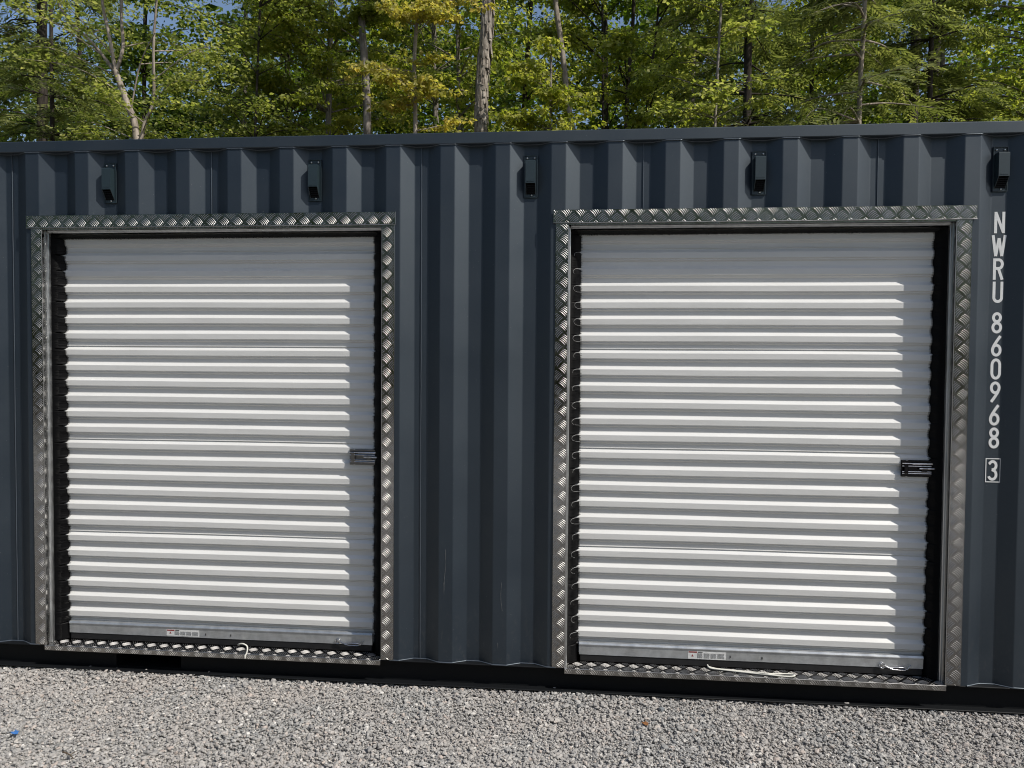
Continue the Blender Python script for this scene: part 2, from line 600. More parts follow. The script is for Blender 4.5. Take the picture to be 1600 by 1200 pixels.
# far side, ends, floor, corner posts and castings
mb = MB()
xx = panel_columns(X0, X1)
holes_save = holes_x
vs = []
for x, y in xx:
    vs += [(x, 2.44 - y, ZB), (x, 2.44 - y, ZT)]
mb.add(vs, [(2 * i, 2 * i + 1, 2 * i + 3, 2 * i + 2) for i in range(len(xx) - 1)])
mb.build('rear_wall', M['paint'], container)
mb = MB(); mb.box(X0, X1, 2.40, 2.44, .02, ZB - .004); mb.build('rear_bottom_rail', M['rail'], container)
for xe, sgn in ((X0, 1), (X1, -1)):
    mb = MB()
    ys = np.arange(.12, 2.33, .0425)
    vs = []
    for i, y in enumerate(ys):
        d = (.0, .036, .036, .0)[i % 4] * sgn
        vs += [(xe + d, y, ZB), (xe + d, y, ZT)]
    mb.add(vs, [(2 * i, 2 * i + 1, 2 * i + 3, 2 * i + 2) for i in range(len(ys) - 1)])
    mb.build('end_wall', M['paint'], container)
    for y in (-.003, 2.283):
        mb = MB(); mb.box(min(xe, xe - sgn * .08) , max(xe, xe - sgn * .08), y, y + .16, .13, 2.70, .006)
        mb.build('corner_post', M['rail'], container)
        for z in (.012, 2.702):
            mb = MB(); mb.box(min(xe + sgn*.01, xe - sgn * .09), max(xe + sgn*.01, xe - sgn * .09), y - .006, y + .166, z, z + .118, .008)
            mb.build('corner_casting', M['rail'], container)
mb = MB(); mb.box(X0 + .01, X1 - .01, .12, 2.36, ZB - .02, ZB - .002); mb.build('floor', M['wood'], container)

# light scratches on the sheet between the doors
def scratch(pts, w, yoff=.0022):
    mb = MB()
    p_ = smooth_path(pts, 6)
    vs = []
    for i, q in enumerate(p_):
        ww = w * (.35 + random.random()) * (1 if 0 < i < len(p_) - 1 else .1)
        vs += [(q.x - ww, q.y - yoff, q.z), (q.x + ww, q.y - yoff, q.z)]
    mb.add(vs, [(2 * i, 2 * i + 1, 2 * i + 3, 2 * i + 2) for i in range(len(p_) - 1)])
    mb.build('scratch', M['scratch'], container)
def smooth_path(pts, n_=8):
    pts = [Vector(p) for p in pts]
    out = []
    for i in range(len(pts) - 1):
        p0, p1, p2, p3 = pts[max(i - 1, 0)], pts[i], pts[i + 1], pts[min(i + 2, len(pts) - 1)]
        for j in range(n_):
            t = j / n_
            out.append(.5 * ((2 * p1) + (-p0 + p2) * t + (2 * p0 - 5 * p1 + 4 * p2 - p3) * t * t + (-p0 + 3 * p1 - 3 * p2 + p3) * t ** 3))
    out.append(pts[-1])
    return out
scratch([(2.186, 0, .72), (2.189, 0, .64), (2.183, 0, .57), (2.181, 0, .50)], .0009)
scratch([(2.178, 0, .55), (2.181, 0, .48)], .0007)
scratch([(2.476, 0, .56), (2.472, 0, .50), (2.474, 0, .45), (2.480, 0, .41)], .0011)
scratch([(2.172, 0, .30), (2.170, 0, .255)], .0008)
scratch([(2.456, 0, .25), (2.459, 0, .215)], .0008)

# ------------------------------------------------------------------ tread plate
def tread_bars(mb, frame, w, h, ph=(0, 0), lift=.0012, pitch=.071):
    """five bar pattern on a w x h sheet; frame maps (u, v, height) to a point"""
    L, wd = .0425, .0028
    nu, nv = int(w / pitch) + 3, int(h / pitch) + 3
    for iu in range(-2, nu):
        for iv in range(-2, nv):
            for kind in (0, 1):
                cu = (iu + .5 * kind) * pitch + ph[0]
                cv = (iv + .5 * kind) * pitch + ph[1]
                th = math.radians((-41, 49)[kind] if h > w else (-49, 41)[kind])
                du, dv = math.cos(th), math.sin(th)
                pu, pv = -dv, du
                for q in range(5):
                    off = (q - 2) * .0086
                    Lq = L * (1 - .03 * abs(q - 2))
                    pts = []
                    for s in range(7):
                        t = s / 6 - .5
                        bow = .0026 * (1 - 4 * t * t)
                        x = cu + du * t * Lq + pu * (off + bow)
                        y = cv + dv * t * Lq + pv * (off + bow)
                        pts.append((x, y, t))
                    ok = [p for p in pts if .0012 < p[0] < w - .0012 and .0012 < p[1] < h - .0012]
                    if len(ok) < 2:
                        continue
                    base = len(mb.v)
                    vs = []
                    for x, y, t in ok:
                        e = max(.25, math.sqrt(max(0, 1 - (2 * t) ** 4)))
                        hw = wd / 2 * (.55 + .45 * e)
                        vs.append(frame(x - pu * hw, y - pv * hw, 0))
                        vs.append(frame(x - pu * hw * .45, y - pv * hw * .45, lift * e * .85))
                        vs.append(frame(x + pu * hw * .45, y + pv * hw * .45, lift * e * .85))
                        vs.append(frame(x + pu * hw, y + pv * hw, 0))
                    fs = []
                    for s in range(len(ok) - 1):
                        for c_ in range(3):
                            fs.append((s * 4 + c_, s * 4 + c_ + 1, s * 4 + c_ + 5, s * 4 + c_ + 4))
                    mb.add(vs, fs, True)

def fix_normals(ob, toward):
    pass

def plate(name, parent, x0, x1, z0, z1, y, ph, thick=.0035, mat='tread'):
    """a front facing sheet of tread plate, bars on its outer face"""
    mb = MB()
    mb.box(x0, x1, y, y + thick, z0, z1, .0006)
    o = mb.build(name, M[mat], parent)
    bb = MB()
    tread_bars(bb, lambda u, v, h: (x0 + u, y - .0001 - h, z0 + v), x1 - x0, z1 - z0, ph)
    r = bb.build('tread_pattern', M['bar'], o, kind='stuff')
    return o

def side_return(bb, x, y0, y1, z0, z1, sgn, ph):
    """tread bars on an inward turned leg facing sgn * x"""
    tread_bars(bb, lambda u, v, h: (x + sgn * h, y0 + u, z0 + v), y1 - y0, z1 - z0, ph)

YF = -.0055        # outer face of the jamb plates
YH = -.0092        # the header plate laps over them
CUR_Y, CUR_D = .0880, .0145
TIPS = [(.087, .091, 1.782, 1.782), (2.865, 2.870, 4.559, 4.556)]
RIBS = [2.067]
for i in range(1, 23):
    RIBS.append(RIBS[-1] - (.0835 + (.0045 if i in (4, 10, 16) else 0)))
UP = []
z = 2.067
for i in range(1, 4):
    z += .0835 + (.0045 if i == 3 else 0)
    UP.append(z)
RIBS = UP[::-1] + RIBS
SEAM_AFTER = {UP[2], RIBS[3 + 3], RIBS[3 + 9], RIBS[3 + 15]}

def curtain_profile():
    """(z, y) from top to bottom; ribs stand CUR_D proud of the valleys"""
    V, Q = CUR_Y + CUR_D, CUR_Y
    pr = [(2.345, V), (2.343, V)]
    for i, zc in enumerate(RIBS[:-1]):
        zt = zc + .0085
        pr += [(zt + .001, V), (zt, V - .0006), (zt - .0145, Q + .0006), (zt - .0160, Q), (zt - .043, Q), (zt - .0443, Q + .0007)]
        # lower slope carries a small rolled bead
        pr += [(zt - .0492, Q + .0066), (zt - .0515, Q + .0060), (zt - .0535, Q + .0070), (zt - .0590, V - .0006), (zt - .0603, V)]
        if any(abs(zc - s) < 1e-6 for s in SEAM_AFTER):
            zn = RIBS[i + 1] + .0085
            pr += [(zn + .0095, V), (zn + .0088, V - .0045), (zn + .0062, V - .0050), (zn + .0055, V)]
    pr += [(.262, V), (.245, V), (.18, V)]
    return pr
PROF = curtain_profile()
def prof_y(z):
    for (za, ya), (zb, yb) in zip(PROF, PROF[1:]):
        if za >= z >= zb:
            return yb if za == zb else ya + (yb - ya) * (za - z) / (za - zb)
    return CUR_Y + CUR_D

def tri_strip(mb, pts, mat=None):
    pass

def add_door(D, tips, idx):
    dn = ('left', 'right')[idx]
    # frame: a part of the container
    Lo, Li, Ri, Ro, HL, HR = (D[k_] for k_ in ('Lo', 'Li', 'Ri', 'Ro', 'HL', 'HR'))
    Z_HB, Z_HT, Z_SB, Z_ST = 2.3605, 2.4254, .1109, .1358
    # carrier extrusion = body of the frame
    DR = .021                      # depth of the tread plate returns
    cz = 2.3505
    mb = MB()
    d0, d1 = YF + .006, CUR_Y - .022
    for (xa, s) in ((Li, 1), (Ri, -1)):
        # two stepped legs of the brush holder, its inner face splayed inward
        p = [(xa + s * .0005, DR), (xa + s * .0050, DR + .001), (xa + s * .0070, DR + .010), (xa + s * .0105, DR + .012), (xa + s * .0115, DR + .026), (xa + s * .0020, DR + .030), (xa - s * .010, DR + .030), (xa - s * .010, DR)]
        n_ = len(p)
        vs = [(x, y, Z_ST + .001) for x, y in p] + [(x, y, cz) for x, y in p]
        fs = [(i, (i + 1) % n_, (i + 1) % n_ + n_, i + n_) for i in range(n_)] + [tuple(range(n_)), tuple(range(2 * n_ - 1, n_ - 1, -1))]
        mb.add(vs, fs)
    p = [(cz - .0005, DR + .0), (cz - .005, DR + .001), (cz - .007, DR + .010), (cz - .0105, DR + .012), (cz - .0115, DR + .026), (cz + .004, DR + .030), (cz + .012, DR + .03), (cz + .012, DR)]
    n_ = len(p)
    xa, xb = Li + .0125, Ri - .0125
    vs = [(xa, y, z) for z, y in p] + [(xb, y, z) for z, y in p]
    mb.add(vs, [(i, (i + 1) % n_, (i + 1) % n_ + n_, i + n_) for i in range(n_)] + [tuple(range(n_)), tuple(range(2 * n_ - 1, n_ - 1, -1))])
    mb.recalc = True
    frame = mb.build('door_frame', M['alu'], container)
    frame['label'] = 'aluminium tread plate frame around the %s roll up door' % dn
    # header and jambs
    hp = plate('header_plate', frame, HL, HR, Z_HB, Z_HT, YH, (.027, .020) if idx == 0 else (.065, .056))
    slim = MB()
    slim.box(Li + .001, Ri - .001, YH + .005, DR + .03, cz + .0125, Z_HB - .0012)
    slim.box(Li + .001, Ri - .001, YH + .008, YH + .011, cz + .001, cz + .0124)
    tread_bars(slim, lambda u, v, h: (Li + .001 + u, YH + .0079 - h * .8, cz + .001 + v), Ri - Li - .002, .011, (.018, -.02))
    slim.recalc = False
    slim.build('header_return', M['tread'], frame)
    jl = plate('jamb_plate', frame, Lo, Li, ZB + .002, Z_HB - .001, YF, (.048, .016) if idx else (.042, .020))
    jr = plate('jamb_plate', frame, Ri, Ro, ZB + .002, Z_HB - .001, YF, (.025, .059) if idx == 0 else (.046, .050))
    for (x, s) in ((Li, 1), (Ri, -1)):
        mb = MB()
        mb.box(min(x, x - s * .003), max(x, x - s * .003), YF + .0036, DR - .0005, Z_ST, cz)
        side_return(mb, x + s * .0001, YF + .004, DR - .001, Z_ST, cz, s, (.02, .03))
        mb.build('jamb_return', M['tread'], frame)
    # sill: tread angle on the bottom rail, its foot turned down over the flange
    XS0, XS1 = Li + .0, Ri + .0
    YS = -.017
    mb = MB()
    mb.box(XS0, XS1, YS, YS + .0035, Z_SB, Z_ST, .0005)
    mb.box(XS0, XS1, YS + .0036, .125, Z_ST - .0035, Z_ST - .0002)
    mb.build('sill_plate', M['tread'], frame)
    mb = MB()
    tread_bars(mb, lambda u, v, h: (XS0 + u, YS - .0001 - h, Z_SB + v), XS1 - XS0, Z_ST - Z_SB, (.01, .012))
    tread_bars(mb, lambda u, v, h: (XS0 + u, YS + .004 + v, Z_ST - .0001 + h), XS1 - XS0, .10, (.03, .026), .0016)
    mb.build('sill_pattern', M['bar_worn'], frame, kind='stuff')
    for nm_, pts_e in (('jamb_return', [(Li - .0005, YF + .0012, Z_ST), (Li - .0005, YF + .0012, cz)]), ('jamb_return', [(Ri + .0005, YF + .0012, Z_ST), (Ri + .0005, YF + .0012, cz)]), ('sill_edge', [(XS0, YS + .0014, Z_ST - .0006), (XS1, YS + .0014, Z_ST - .0006)]), ('header_edge', [(HL, YH + .0014, Z_HB + .0006), (HR, YH + .0014, Z_HB + .0006)])):
        mb = MB()
        a_, b_ = Vector(pts_e[0]), Vector(pts_e[1])
        mb.tube([a_.lerp(b_, q / 60) for q in range(61)], [.0017 + random.uniform(-.0002, .0002) for _ in range(61)], 8)
        mb.build('bent_edge', M['bar'], frame)
    # brush seals: bristles run from the holder to the curtain and follow its ribs
    def brush(xh, xt0, xt1, nm='brush_seal'):
        mb = MB()
        s = 1 if xt0 > xh else -1
        yh = DR + .028
        # continuous root of the brush
        # the bristles part in a narrow notch over the crest of every rib
        crest = [zc - .0062 for zc in RIBS[:-1]] + [.2285]
        nl = [random.uniform(.020, .030) if s > 0 else (random.uniform(.004, .014) if random.random() < .4 else 0) for _ in crest]
        def notch(z):
            for zc, l in zip(crest, nl):
                d = abs(z - zc - .0008) / .0046
                if d < 1:
                    return l * (1 - d)
            return 0
        zs = list(np.arange(Z_ST + .004, 2.335, .0017))
        vs = []
        for z in zs:
            t = (2.335 - z) / 2.2
            xt = xt0 + (xt1 - xt0) * t - s * notch(z)
            vs += [(xh, yh, z), (xh + (xt - xh) * .5, yh + .012, z), (xt - s * .007, prof_y(z) - .0035, z)]
        mb.add(vs, [(3 * i + c_, 3 * i + c_ + 1, 3 * i + c_ + 4, 3 * i + c_ + 3) for i in range(len(zs) - 1) for c_ in (0, 1)], True)
        z = Z_ST + .003
        while z < 2.334:
            t = (2.335 - z) / 2.2
            xt = xt0 + (xt1 - xt0) * t + random.gauss(0, .0012) + (random.uniform(.002, .005) * -s if random.random() < .05 else 0) - s * notch(z)
            dz = random.gauss(0, .0016)
            w = .0009
            pth = [(xh, yh - .001, z), (xh + (xt - xh) * .45, yh + .010 - random.uniform(0, .003), z + dz * .3), (xh + (xt - xh) * .8, prof_y(z) - .007, z + dz * .7), (xt, prof_y(z + dz) - .0012 - abs(random.gauss(0, .0008)), z + dz)]
            vs = []
            for i, (a, b_, c_) in enumerate(pth):
                ww = w * (1 if i < 3 else .35)
                vs += [(a, b_, c_ - ww), (a, b_ - ww, c_), (a, b_, c_ + ww)]
            mb.add(vs, [(3 * i + q, 3 * i + q + 1, 3 * i + q + 4, 3 * i + q + 3) for i in range(3) for q in (0, 1)], True)
            z += .0026
        return mb.build(nm, M['brush'], frame)
    brush(Li + .011, tips[0], tips[1])
    brush(Ri - .011, tips[2], tips[3])
    # header brush
    mb = MB()
    x = Li + .012
    while x < Ri - .012:
        dx = random.gauss(0, .002)
        zt = 2.314 + random.gauss(0, .0012)
        vs = [(x - .0016, DR + .040, cz - .019), (x, DR + .039, cz - .019), (x + .0016, DR + .040, cz - .019),
              (x + dx - .0009, CUR_Y - .004, zt), (x + dx, CUR_Y - .0055, zt), (x + dx + .0009, CUR_Y - .004, zt)]
        mb.add(vs, [(0, 1, 4, 3), (1, 2, 5, 4)], True)
        x += .0034
    mb.add([(Li + .012, DR + .041, cz - .019), (Ri - .012, DR + .041, cz - .019), (Ri - .012, CUR_Y - .003, 2.318), (Li + .012, CUR_Y - .003, 2.318)], [(0, 1, 2, 3)])
    mb.build('header_brush', M['brush2'], frame)
    # black sheets added behind the seals, standing for the unlit gap
    mb = MB()
    for xa, xb in ((Li - .03, Li - .012), (Ri + .012, Ri + .03)):
        mb.box(xa, xb, DR + .001, CUR_Y + .05, .137, 2.44)
    mb.box(Li - .03, Ri + .03, CUR_Y + .05, CUR_Y + .06, .137, 2.70)
    mb.box(Li - .011, Ri + .011, DR + .031, CUR_Y + .049, 2.352, 2.362)
    mb.build('gap_shade', M['dark'], frame)

    # the curtain
    xs = np.linspace(Li - .008, Ri + .008, 49)
    mb = MB()
    ph = random.uniform(0, 6)
    vs = []
    for zi, (z, y) in enumerate(PROF):
        for x in xs:
            wob = .0010 * math.sin(2.1 * x + 1.7 * z + ph) + .0006 * math.sin(5.3 * x - 2.9 * z + ph * 2)
            wz = .0007 * math.sin(3.7 * x + 11 * z + ph)
            vs.append((x, y + wob, z + wz))
    nx = len(xs)
    mb.add(vs, [(i * nx + j, (i + 1) * nx + j, (i + 1) * nx + j + 1, i * nx + j + 1) for i in range(len(PROF) - 1) for j in range(nx - 1)], False)
    cur = mb.build('roller_door', M['curtain'], container)
    cur['label'] = 'light grey ribbed roll up door, the %s of the two' % dn
    # bottom bar
    z1, z0 = .238, .174
    yb = CUR_Y - .009
    p = [(CUR_Y + .012, z1), (yb + .003, z1 - .001), (yb - .0015, z1 - .010), (yb - .001, z1 - .014), (yb + .003, z1 - .0165), (yb + .003, z0), (CUR_Y + .012, z0)]
    n_ = len(p)
    xa, xb = tips[1] - .001, tips[3] + .002
    mb = MB()
    mb.add([(xa, y, z) for y, z in p] + [(xb, y, z) for y, z in p], [(i, (i + 1) % n_, (i + 1) % n_ + n_, i + n_) for i in range(n_)] + [tuple(range(n_)), tuple(range(2 * n_ - 1, n_ - 1, -1))])
    mb.recalc = True
    bar = mb.build('bottom_bar', M['galv'], cur)
    mb = MB()
    mb.box(xa + .004, xb - .002, yb + .006, CUR_Y + .010, .138, z0 - .0005, .003)
    mb.build('bottom_seal', M['rubber'], cur)
    yf = yb + .003
    # bolts
    for bx in ((.868, 1.008) if idx == 0 else (3.629, 3.785)):
        mb = MB()
        mb.box(bx - .0035, bx + .0035, yf - .003, yf - .0002, .188, .200, .001)
        mb.build('bolt', M['ink'], cur)
    # warning label: white strip, red heading, blocks of small print
    lx0, lx1 = ((.647, .831), (3.419, 3.606))[idx]
    lz0, lz1 = ((.179, .213), (.176, .215))[idx]
    mb = MB(); mb.box(lx0, lx1, yf - .0008, yf - .0002, lz0, lz1)
    mb.build('warning_label', M['paper'], cur)
    mb = MB(); mb.box(lx0 + .003, lx0 + .045, yf - .0014, yf - .0010, lz1 - .0075, lz1 - .001)
    w_ = (lx0 + .022)
    mb.add([(w_ - .006, yf - .0014, lz0 + .012), (w_ + .006, yf - .0014, lz0 + .012), (w_, yf - .0014, lz0 + .024)], [(0, 1, 2)])
    mb.build('label_heading', M['red'], cur)
    mb = MB()
    mb.box(lx0 + .050, lx0 + .072, yf - .0014, yf - .0010, lz1 - .006, lz1 - .0015)
    for cxs, cxe in ((.046, .074), (.078, .108), (.112, .142), (.146, .180)):
        z = lz1 - .0105
        while z > lz0 + .003:
            x = lx0 + cxs
            while x < lx0 + cxe - .004:
                l = random.uniform(.003, .008)
                mb.box(x, min(x + l, lx0 + cxe), yf - .0013, yf - .0010, z, z + .0010)
                x += l + .0015
            z -= .0026
    mb.build('label_print', M['ink'], cur)
    # reflected sun glints shaped as pale loops over the right door's black brush
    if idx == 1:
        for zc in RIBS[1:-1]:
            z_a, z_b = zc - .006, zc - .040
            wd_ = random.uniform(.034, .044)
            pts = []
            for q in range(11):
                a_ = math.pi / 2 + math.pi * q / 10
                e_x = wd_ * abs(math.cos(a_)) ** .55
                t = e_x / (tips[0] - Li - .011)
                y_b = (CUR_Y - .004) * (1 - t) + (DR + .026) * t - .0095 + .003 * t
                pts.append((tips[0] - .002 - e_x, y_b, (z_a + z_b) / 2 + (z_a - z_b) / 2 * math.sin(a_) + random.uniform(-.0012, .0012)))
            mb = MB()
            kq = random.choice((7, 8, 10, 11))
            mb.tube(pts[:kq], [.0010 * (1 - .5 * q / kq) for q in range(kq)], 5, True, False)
            mb.build('glint_loop', M['slim'], cur)
    # slide latch
    lx, rx, lz0, lz1 = ((1.660, 1.800, 1.127, 1.209), (4.432, 4.572, 1.124, 1.206))[idx]
    yl = CUR_Y - .002
    mb = MB()
    mb.box(lx, rx, yl - .003, yl, lz0, lz1, .001)
    mb.box(lx + .002, rx - .001, yl - .010, yl - .003, lz1 - .010, lz1 - .001, .0015)
    mb.box(lx + .002, rx - .001, yl - .010, yl - .003, lz0 + .002, lz0 + .014, .0015)
    mb.box(lx + .012, lx + .030, yl - .018, yl - .003, lz0 + .016, lz1 - .016, .002)
    mb.box(rx - .048, rx - .018, yl - .020, yl - .003, lz0 + .028, lz1 - .030, .003)
    mb.recalc = True
    mb.build('latch', M['latch' if idx else 'latch2'], cur)
    for zz in (lz1 - .016, lz1 - .029, lz0 + .026, lz0 + .017):
        mb = MB()
        mb.tube([(lx + .003, yl - .012, zz), (rx - .002, yl - .012, zz)], .0030, 8)
        mb.build('latch_rail', M['chrome'], cur)
    mb = MB()
    mb.box(lx + .050, rx + .028, yl - .014, yl - .006, lz1 - .021, lz1 - .0125, .001)
    mb.tube([(lx + .080, yl - .016, lz1 - .040), (rx + .020, yl - .016, lz1 - .040)], .0045, 10)
    mb.build('latch_bolt', M['chrome'], cur)
    for zz in (lz1 - .001, lz0 + .003):
        mb = MB()
        mb.tube([(lx + .026, yl - .002, zz), (lx + .026, yl - .0075, zz), (lx + .026, yl - .009, zz)], [.0048, .0046, .002], 10)
        mb.build('screw', M['screw'], cur)
    # ring and wire clip at the right end of the bottom bar
    ex = ((1.600, 1.765), (4.360, 4.545))[idx][0]
    zc = (.190, .186)[idx]
    mb = MB()
    ring = [(ex + .013 * math.cos(a), yf - .007, zc + .013 * math.sin(a)) for a in np.linspace(0, 2 * math.pi, 17)]
    mb.tube(ring, .0028, 6)
    mb.tube([(ex + .012, yf - .008, zc), (ex + .035, yf - .010, zc - .010), (ex + .060, yf - .010, zc - .006), (ex + .110, yf - .010, zc - .006), (ex + .116, yf - .010, zc - .012), (ex + .110, yf - .010, zc - .018), (ex + .060, yf - .010, zc - .018), (ex + .040, yf - .010, zc - .014), (ex + .014, yf - .008, zc - .004)], .0026, 6)
    mb.tube([(ex + .120, yf - .009, zc - .016), (ex + .128, yf - .009, zc - .002), (ex + .138, yf - .009, zc + .006)], .0030, 6)
    mb.tube([(ex, yf + .001, zc), (ex, yf - .012, zc)], .005, 8)
    mb.build('wire_clip', M['chrome'], cur)
    return frame, cur

for i, D in enumerate(DOORS):
    add_door(D, TIPS[i], i)

# ------------------------------------------------------------------ vent covers, every fourth recess
def make_vent(k_):
    xc = P * k_ + .103
    x0, x1 = xc - .033, xc + .033
    zt, zb = 2.704, 2.494
    y0 = .0355
    mb = MB()
    mb.box(x0, x1, y0 - .0035, y0 - .0005, zb, zt, .0008)
    # hood: straight front for its upper part, open and raked back below
    for q in ((x0, x0 + .003, zb, zt), (x1 - .003, x1, zb, zt), (x0 + .003, x1 - .003, zt - .003, zt), (x0 + .003, x1 - .003, zb, zb + .003)):
        mb.box(q[0], q[1], y0 - .0075, y0 - .0036, q[2], q[3])
    a0, a1 = x0 + .008, x1 - .009
    h0, h1 = zt - .033, zb + .012
    yq = y0 - .040
    zf = zt - .145
    th = .002
    for xs_, xe_ in ((a0, a0 + th), (a1 - th, a1)):
        p = [(y0 - .0036, h0), (yq + .004, h0), (yq, h0 - .004), (yq, zf), (y0 - .0036, h1)]
        vs = [(xs_, y, z) for y, z in p] + [(xe_, y, z) for y, z in p]
        mb.add(vs, [(0, 1, 2, 3, 4), (9, 8, 7, 6, 5)] + [(i, (i + 1) % 5, (i + 1) % 5 + 5, i + 5) for i in range(5)])
    p = [(yq, h0 - .004), (yq, zf)]
    mb.box(a0 + th, a1 - th, yq, yq + th, zf, h0 - .004)
    mb.add([(a0 + th, yq, h0 - .004), (a1 - th, yq, h0 - .004), (a1 - th, yq + .004, h0), (a0 + th, yq + .004, h0)], [(0, 1, 2, 3)])
    mb.box(a0 + th, a1 - th, yq + .004, y0 - .0036, h0 - th, h0)
    mb.recalc = True
    # moulded rim near the lower edge of the hood front
    mb.box(a0 + .006, a1 - .006, yq - .0012, yq + .0005, zf + .008, zf + .011)
    v = mb.build('vent_cover', M['vent'], container)
    mb = MB()
    for q in range(5):
        t = (q + .5) / 5
        z = zf - .004 - (zf - h1 - .012) * t
        y = yq + .006 + (y0 - .012 - yq) * t * .9
        mb.box(a0 + .003, a1 - .003, y, y + .004, z - .003, z)
    mb.box(a0 + .003, a1 - .003, y0 - .006, y0 - .004, h1 + .004, h0 - .004)
    mb.build('vent_grille', M['mesh_black'], v)
    for sx, sz in ((x0 + .014, zt - .014), (x1 - .015, zt - .014), (xc + .004, zb + .011)):
        mb = MB()
        mb.tube([(sx, y0 - .0035, sz), (sx, y0 - .0075, sz), (sx, y0 - .009, sz)], [.0052, .0050, .0022], 10)
        mb.build('screw', M['screw'], v)
    return v
v0 = make_vent(1)
for k_ in (5, 9, 13, 17, 21, -3):
    c = v0.copy()
    COL.objects.link(c)
    c.parent = container
    c.location = v0.location + Vector((P * (k_ - 1), 0, random.uniform(-.003, .003)))
    for ch in list(v0.children):
        d = ch.copy()
        COL.objects.link(d)
        d.parent = c

# ------------------------------------------------------------------ painted identification number
def arc(cx_, cy_, rx, ry, a0, a1, n_=14):
    return [(cx_ + rx * math.cos(math.radians(a0 + (a1 - a0) * i / n_)), cy_ + ry * math.sin(math.radians(a0 + (a1 - a0) * i / n_))) for i in range(n_ + 1)]
# glyphs in a box of width 1 (= .048 m) and height 2 (= .101 m), strokes .26 wide
hw = .135
GL = {
 'N': [[(hw, 0), (hw, 2)], [(hw, 1.93), (1 - hw, .07)], [(1 - hw, 0), (1 - hw, 2)]],
 'W': [[(-.06, 2), (.22, .03)], [(.22, .03), (.5, 1.72)], [(.5, 1.72), (.78, .03)], [(.78, .03), (1.06, 2)]],
 'R': [[(hw, 0), (hw, 2)], [(hw, 2 - hw), (.52, 2 - hw)] + arc(.52, 1.46, .335, .405, 90, -90) + [(hw, 1.055)], [(.50, 1.05), (.87, 0)]],
 'U': [[(hw, 2), (hw, .5)] + arc(.5, .5, .5 - hw, .5 - hw, 180, 360) + [(1 - hw, 2)]],
 '8': [arc(.5, 1.49, .325, .375, -90, 270, 24), arc(.5, .56, .365, .425, 90, 450, 24)],
 '0': [arc(.5, 1.36, .365, .505, 0, 180, 16) + arc(.5, .64, .365, .505, 180, 360, 16) + [(.865, 1.36)]],
 '6': [arc(.5, .60, .365, .465, 90, 450, 24), [(.86, 1.94), (.55, 1.50), (.26, 1.02), (.150, .68)]],
 '9': [arc(.5, 1.40, .365, .465, -90, 270, 24), [(.14, .06), (.45, .50), (.74, .98), (.850, 1.32)]],
 '3': [[(.13, 1.62)] + arc(.5, 1.47, .34, .395, 160, -75, 18)[1:] + [(.42, 1.06)], [(.42, 1.07)] + arc(.48, .58, .375, .445, 75, -160, 18)],
}
def stroke(mb, pts, hwid, fr):
    n_ = len(pts)
    closed = abs(pts[0][0] - pts[-1][0]) < 1e-4 and abs(pts[0][1] - pts[-1][1]) < 1e-4
    L_, R_r = [], []
    for i in range(n_):
        a = pts[i - 1] if i > 0 else (pts[-2] if closed else pts[0])
        c_ = pts[i + 1] if i < n_ - 1 else (pts[1] if closed else pts[-1])
        dx, dy = c_[0] - a[0], c_[1] - a[1]
        l = math.hypot(dx, dy) or 1
        nx_, ny_ = -dy / l * hwid, dx / l * hwid
        L_.append((pts[i][0] + nx_, pts[i][1] + ny_))
        R_r.append((pts[i][0] - nx_, pts[i][1] - ny_))
    vs = [fr(*q) for q in L_] + [fr(*q) for q in R_r]
    mb.add(vs, [(i, i + 1, n_ + i + 1, n_ + i) for i in range(n_ - 1)])

def glyph(ch, xc, z0, w=.048, h=.101, lab=None):
    mb = MB()
    for si, st_ in enumerate(GL[ch]):
        yy = .0348 - si * .00025
        stroke(mb, st_, hw, lambda u, v: (xc + (u - .5) * w, yy, z0 + v / 2 * h))
    nm = 'painted_letter' if ch.isalpha() else 'painted_digit'
    o = mb.build(nm, M['white'], container)
    o['label'] = 'white stencilled %s' % ch
    return o
XC = 4.8345
for ch, z in zip('NWRU860968', (2.300, 2.190, 2.080, 1.970, 1.825, 1.715, 1.605, 1.495, 1.385, 1.275)):
    glyph(ch, XC + random.uniform(-.0006, .0006), z)
glyph('3', XC - .002, 1.120, .046, .099)
mb = MB()
for a in (((XC - .0345, XC + .0345, 1.112, 1.1165)), (XC - .0345, XC + .0345, 1.2235, 1.228), (XC - .0345, XC - .0305, 1.1165, 1.2235), (XC + .0305, XC + .0345, 1.1165, 1.2235)):
    mb.add([(a[0], .0346, a[2]), (a[1], .0346, a[2]), (a[1], .0346, a[3]), (a[0], .0346, a[3])], [(0, 1, 2, 3)])
o = mb.build('painted_box', M['white'], container)
o['label'] = 'thin white box painted round the last digit'

# ------------------------------------------------------------------ pull ropes
def smooth_path(pts, n_=8):
    pts = [Vector(p) for p in pts]
    out = []
    for i in range(len(pts) - 1):
        p0, p1, p2, p3 = pts[max(i - 1, 0)], pts[i], pts[i + 1], pts[min(i + 2, len(pts) - 1)]
        for j in range(n_):
            t = j / n_
            out.append(.5 * ((2 * p1) + (-p0 + p2) * t + (2 * p0 - 5 * p1 + 4 * p2 - p3) * t * t + (-p0 + 3 * p1 - 3 * p2 + p3) * t ** 3))
    out.append(pts[-1])
    return out
ZR = .1385
mb = MB()
mb.tube(smooth_path([(1.060, .072, .150), (1.066, .045, .158), (1.085, .020, .174), (1.110, .008, .181), (1.135, .000, .174), (1.143, -.010, .158), (1.140, -.0175, ZR), (1.136, -.0225, .130), (1.137, -.0235, .118)]), .0040, 8)
r = mb.build('pull_rope', M['rope'], None)
r['label'] = 'short white rope loop arching over the sill of the left roll up door'
r['category'] = 'rope'
r['group'] = 'pull ropes of the roll up doors'
mb = MB()
yz = .040
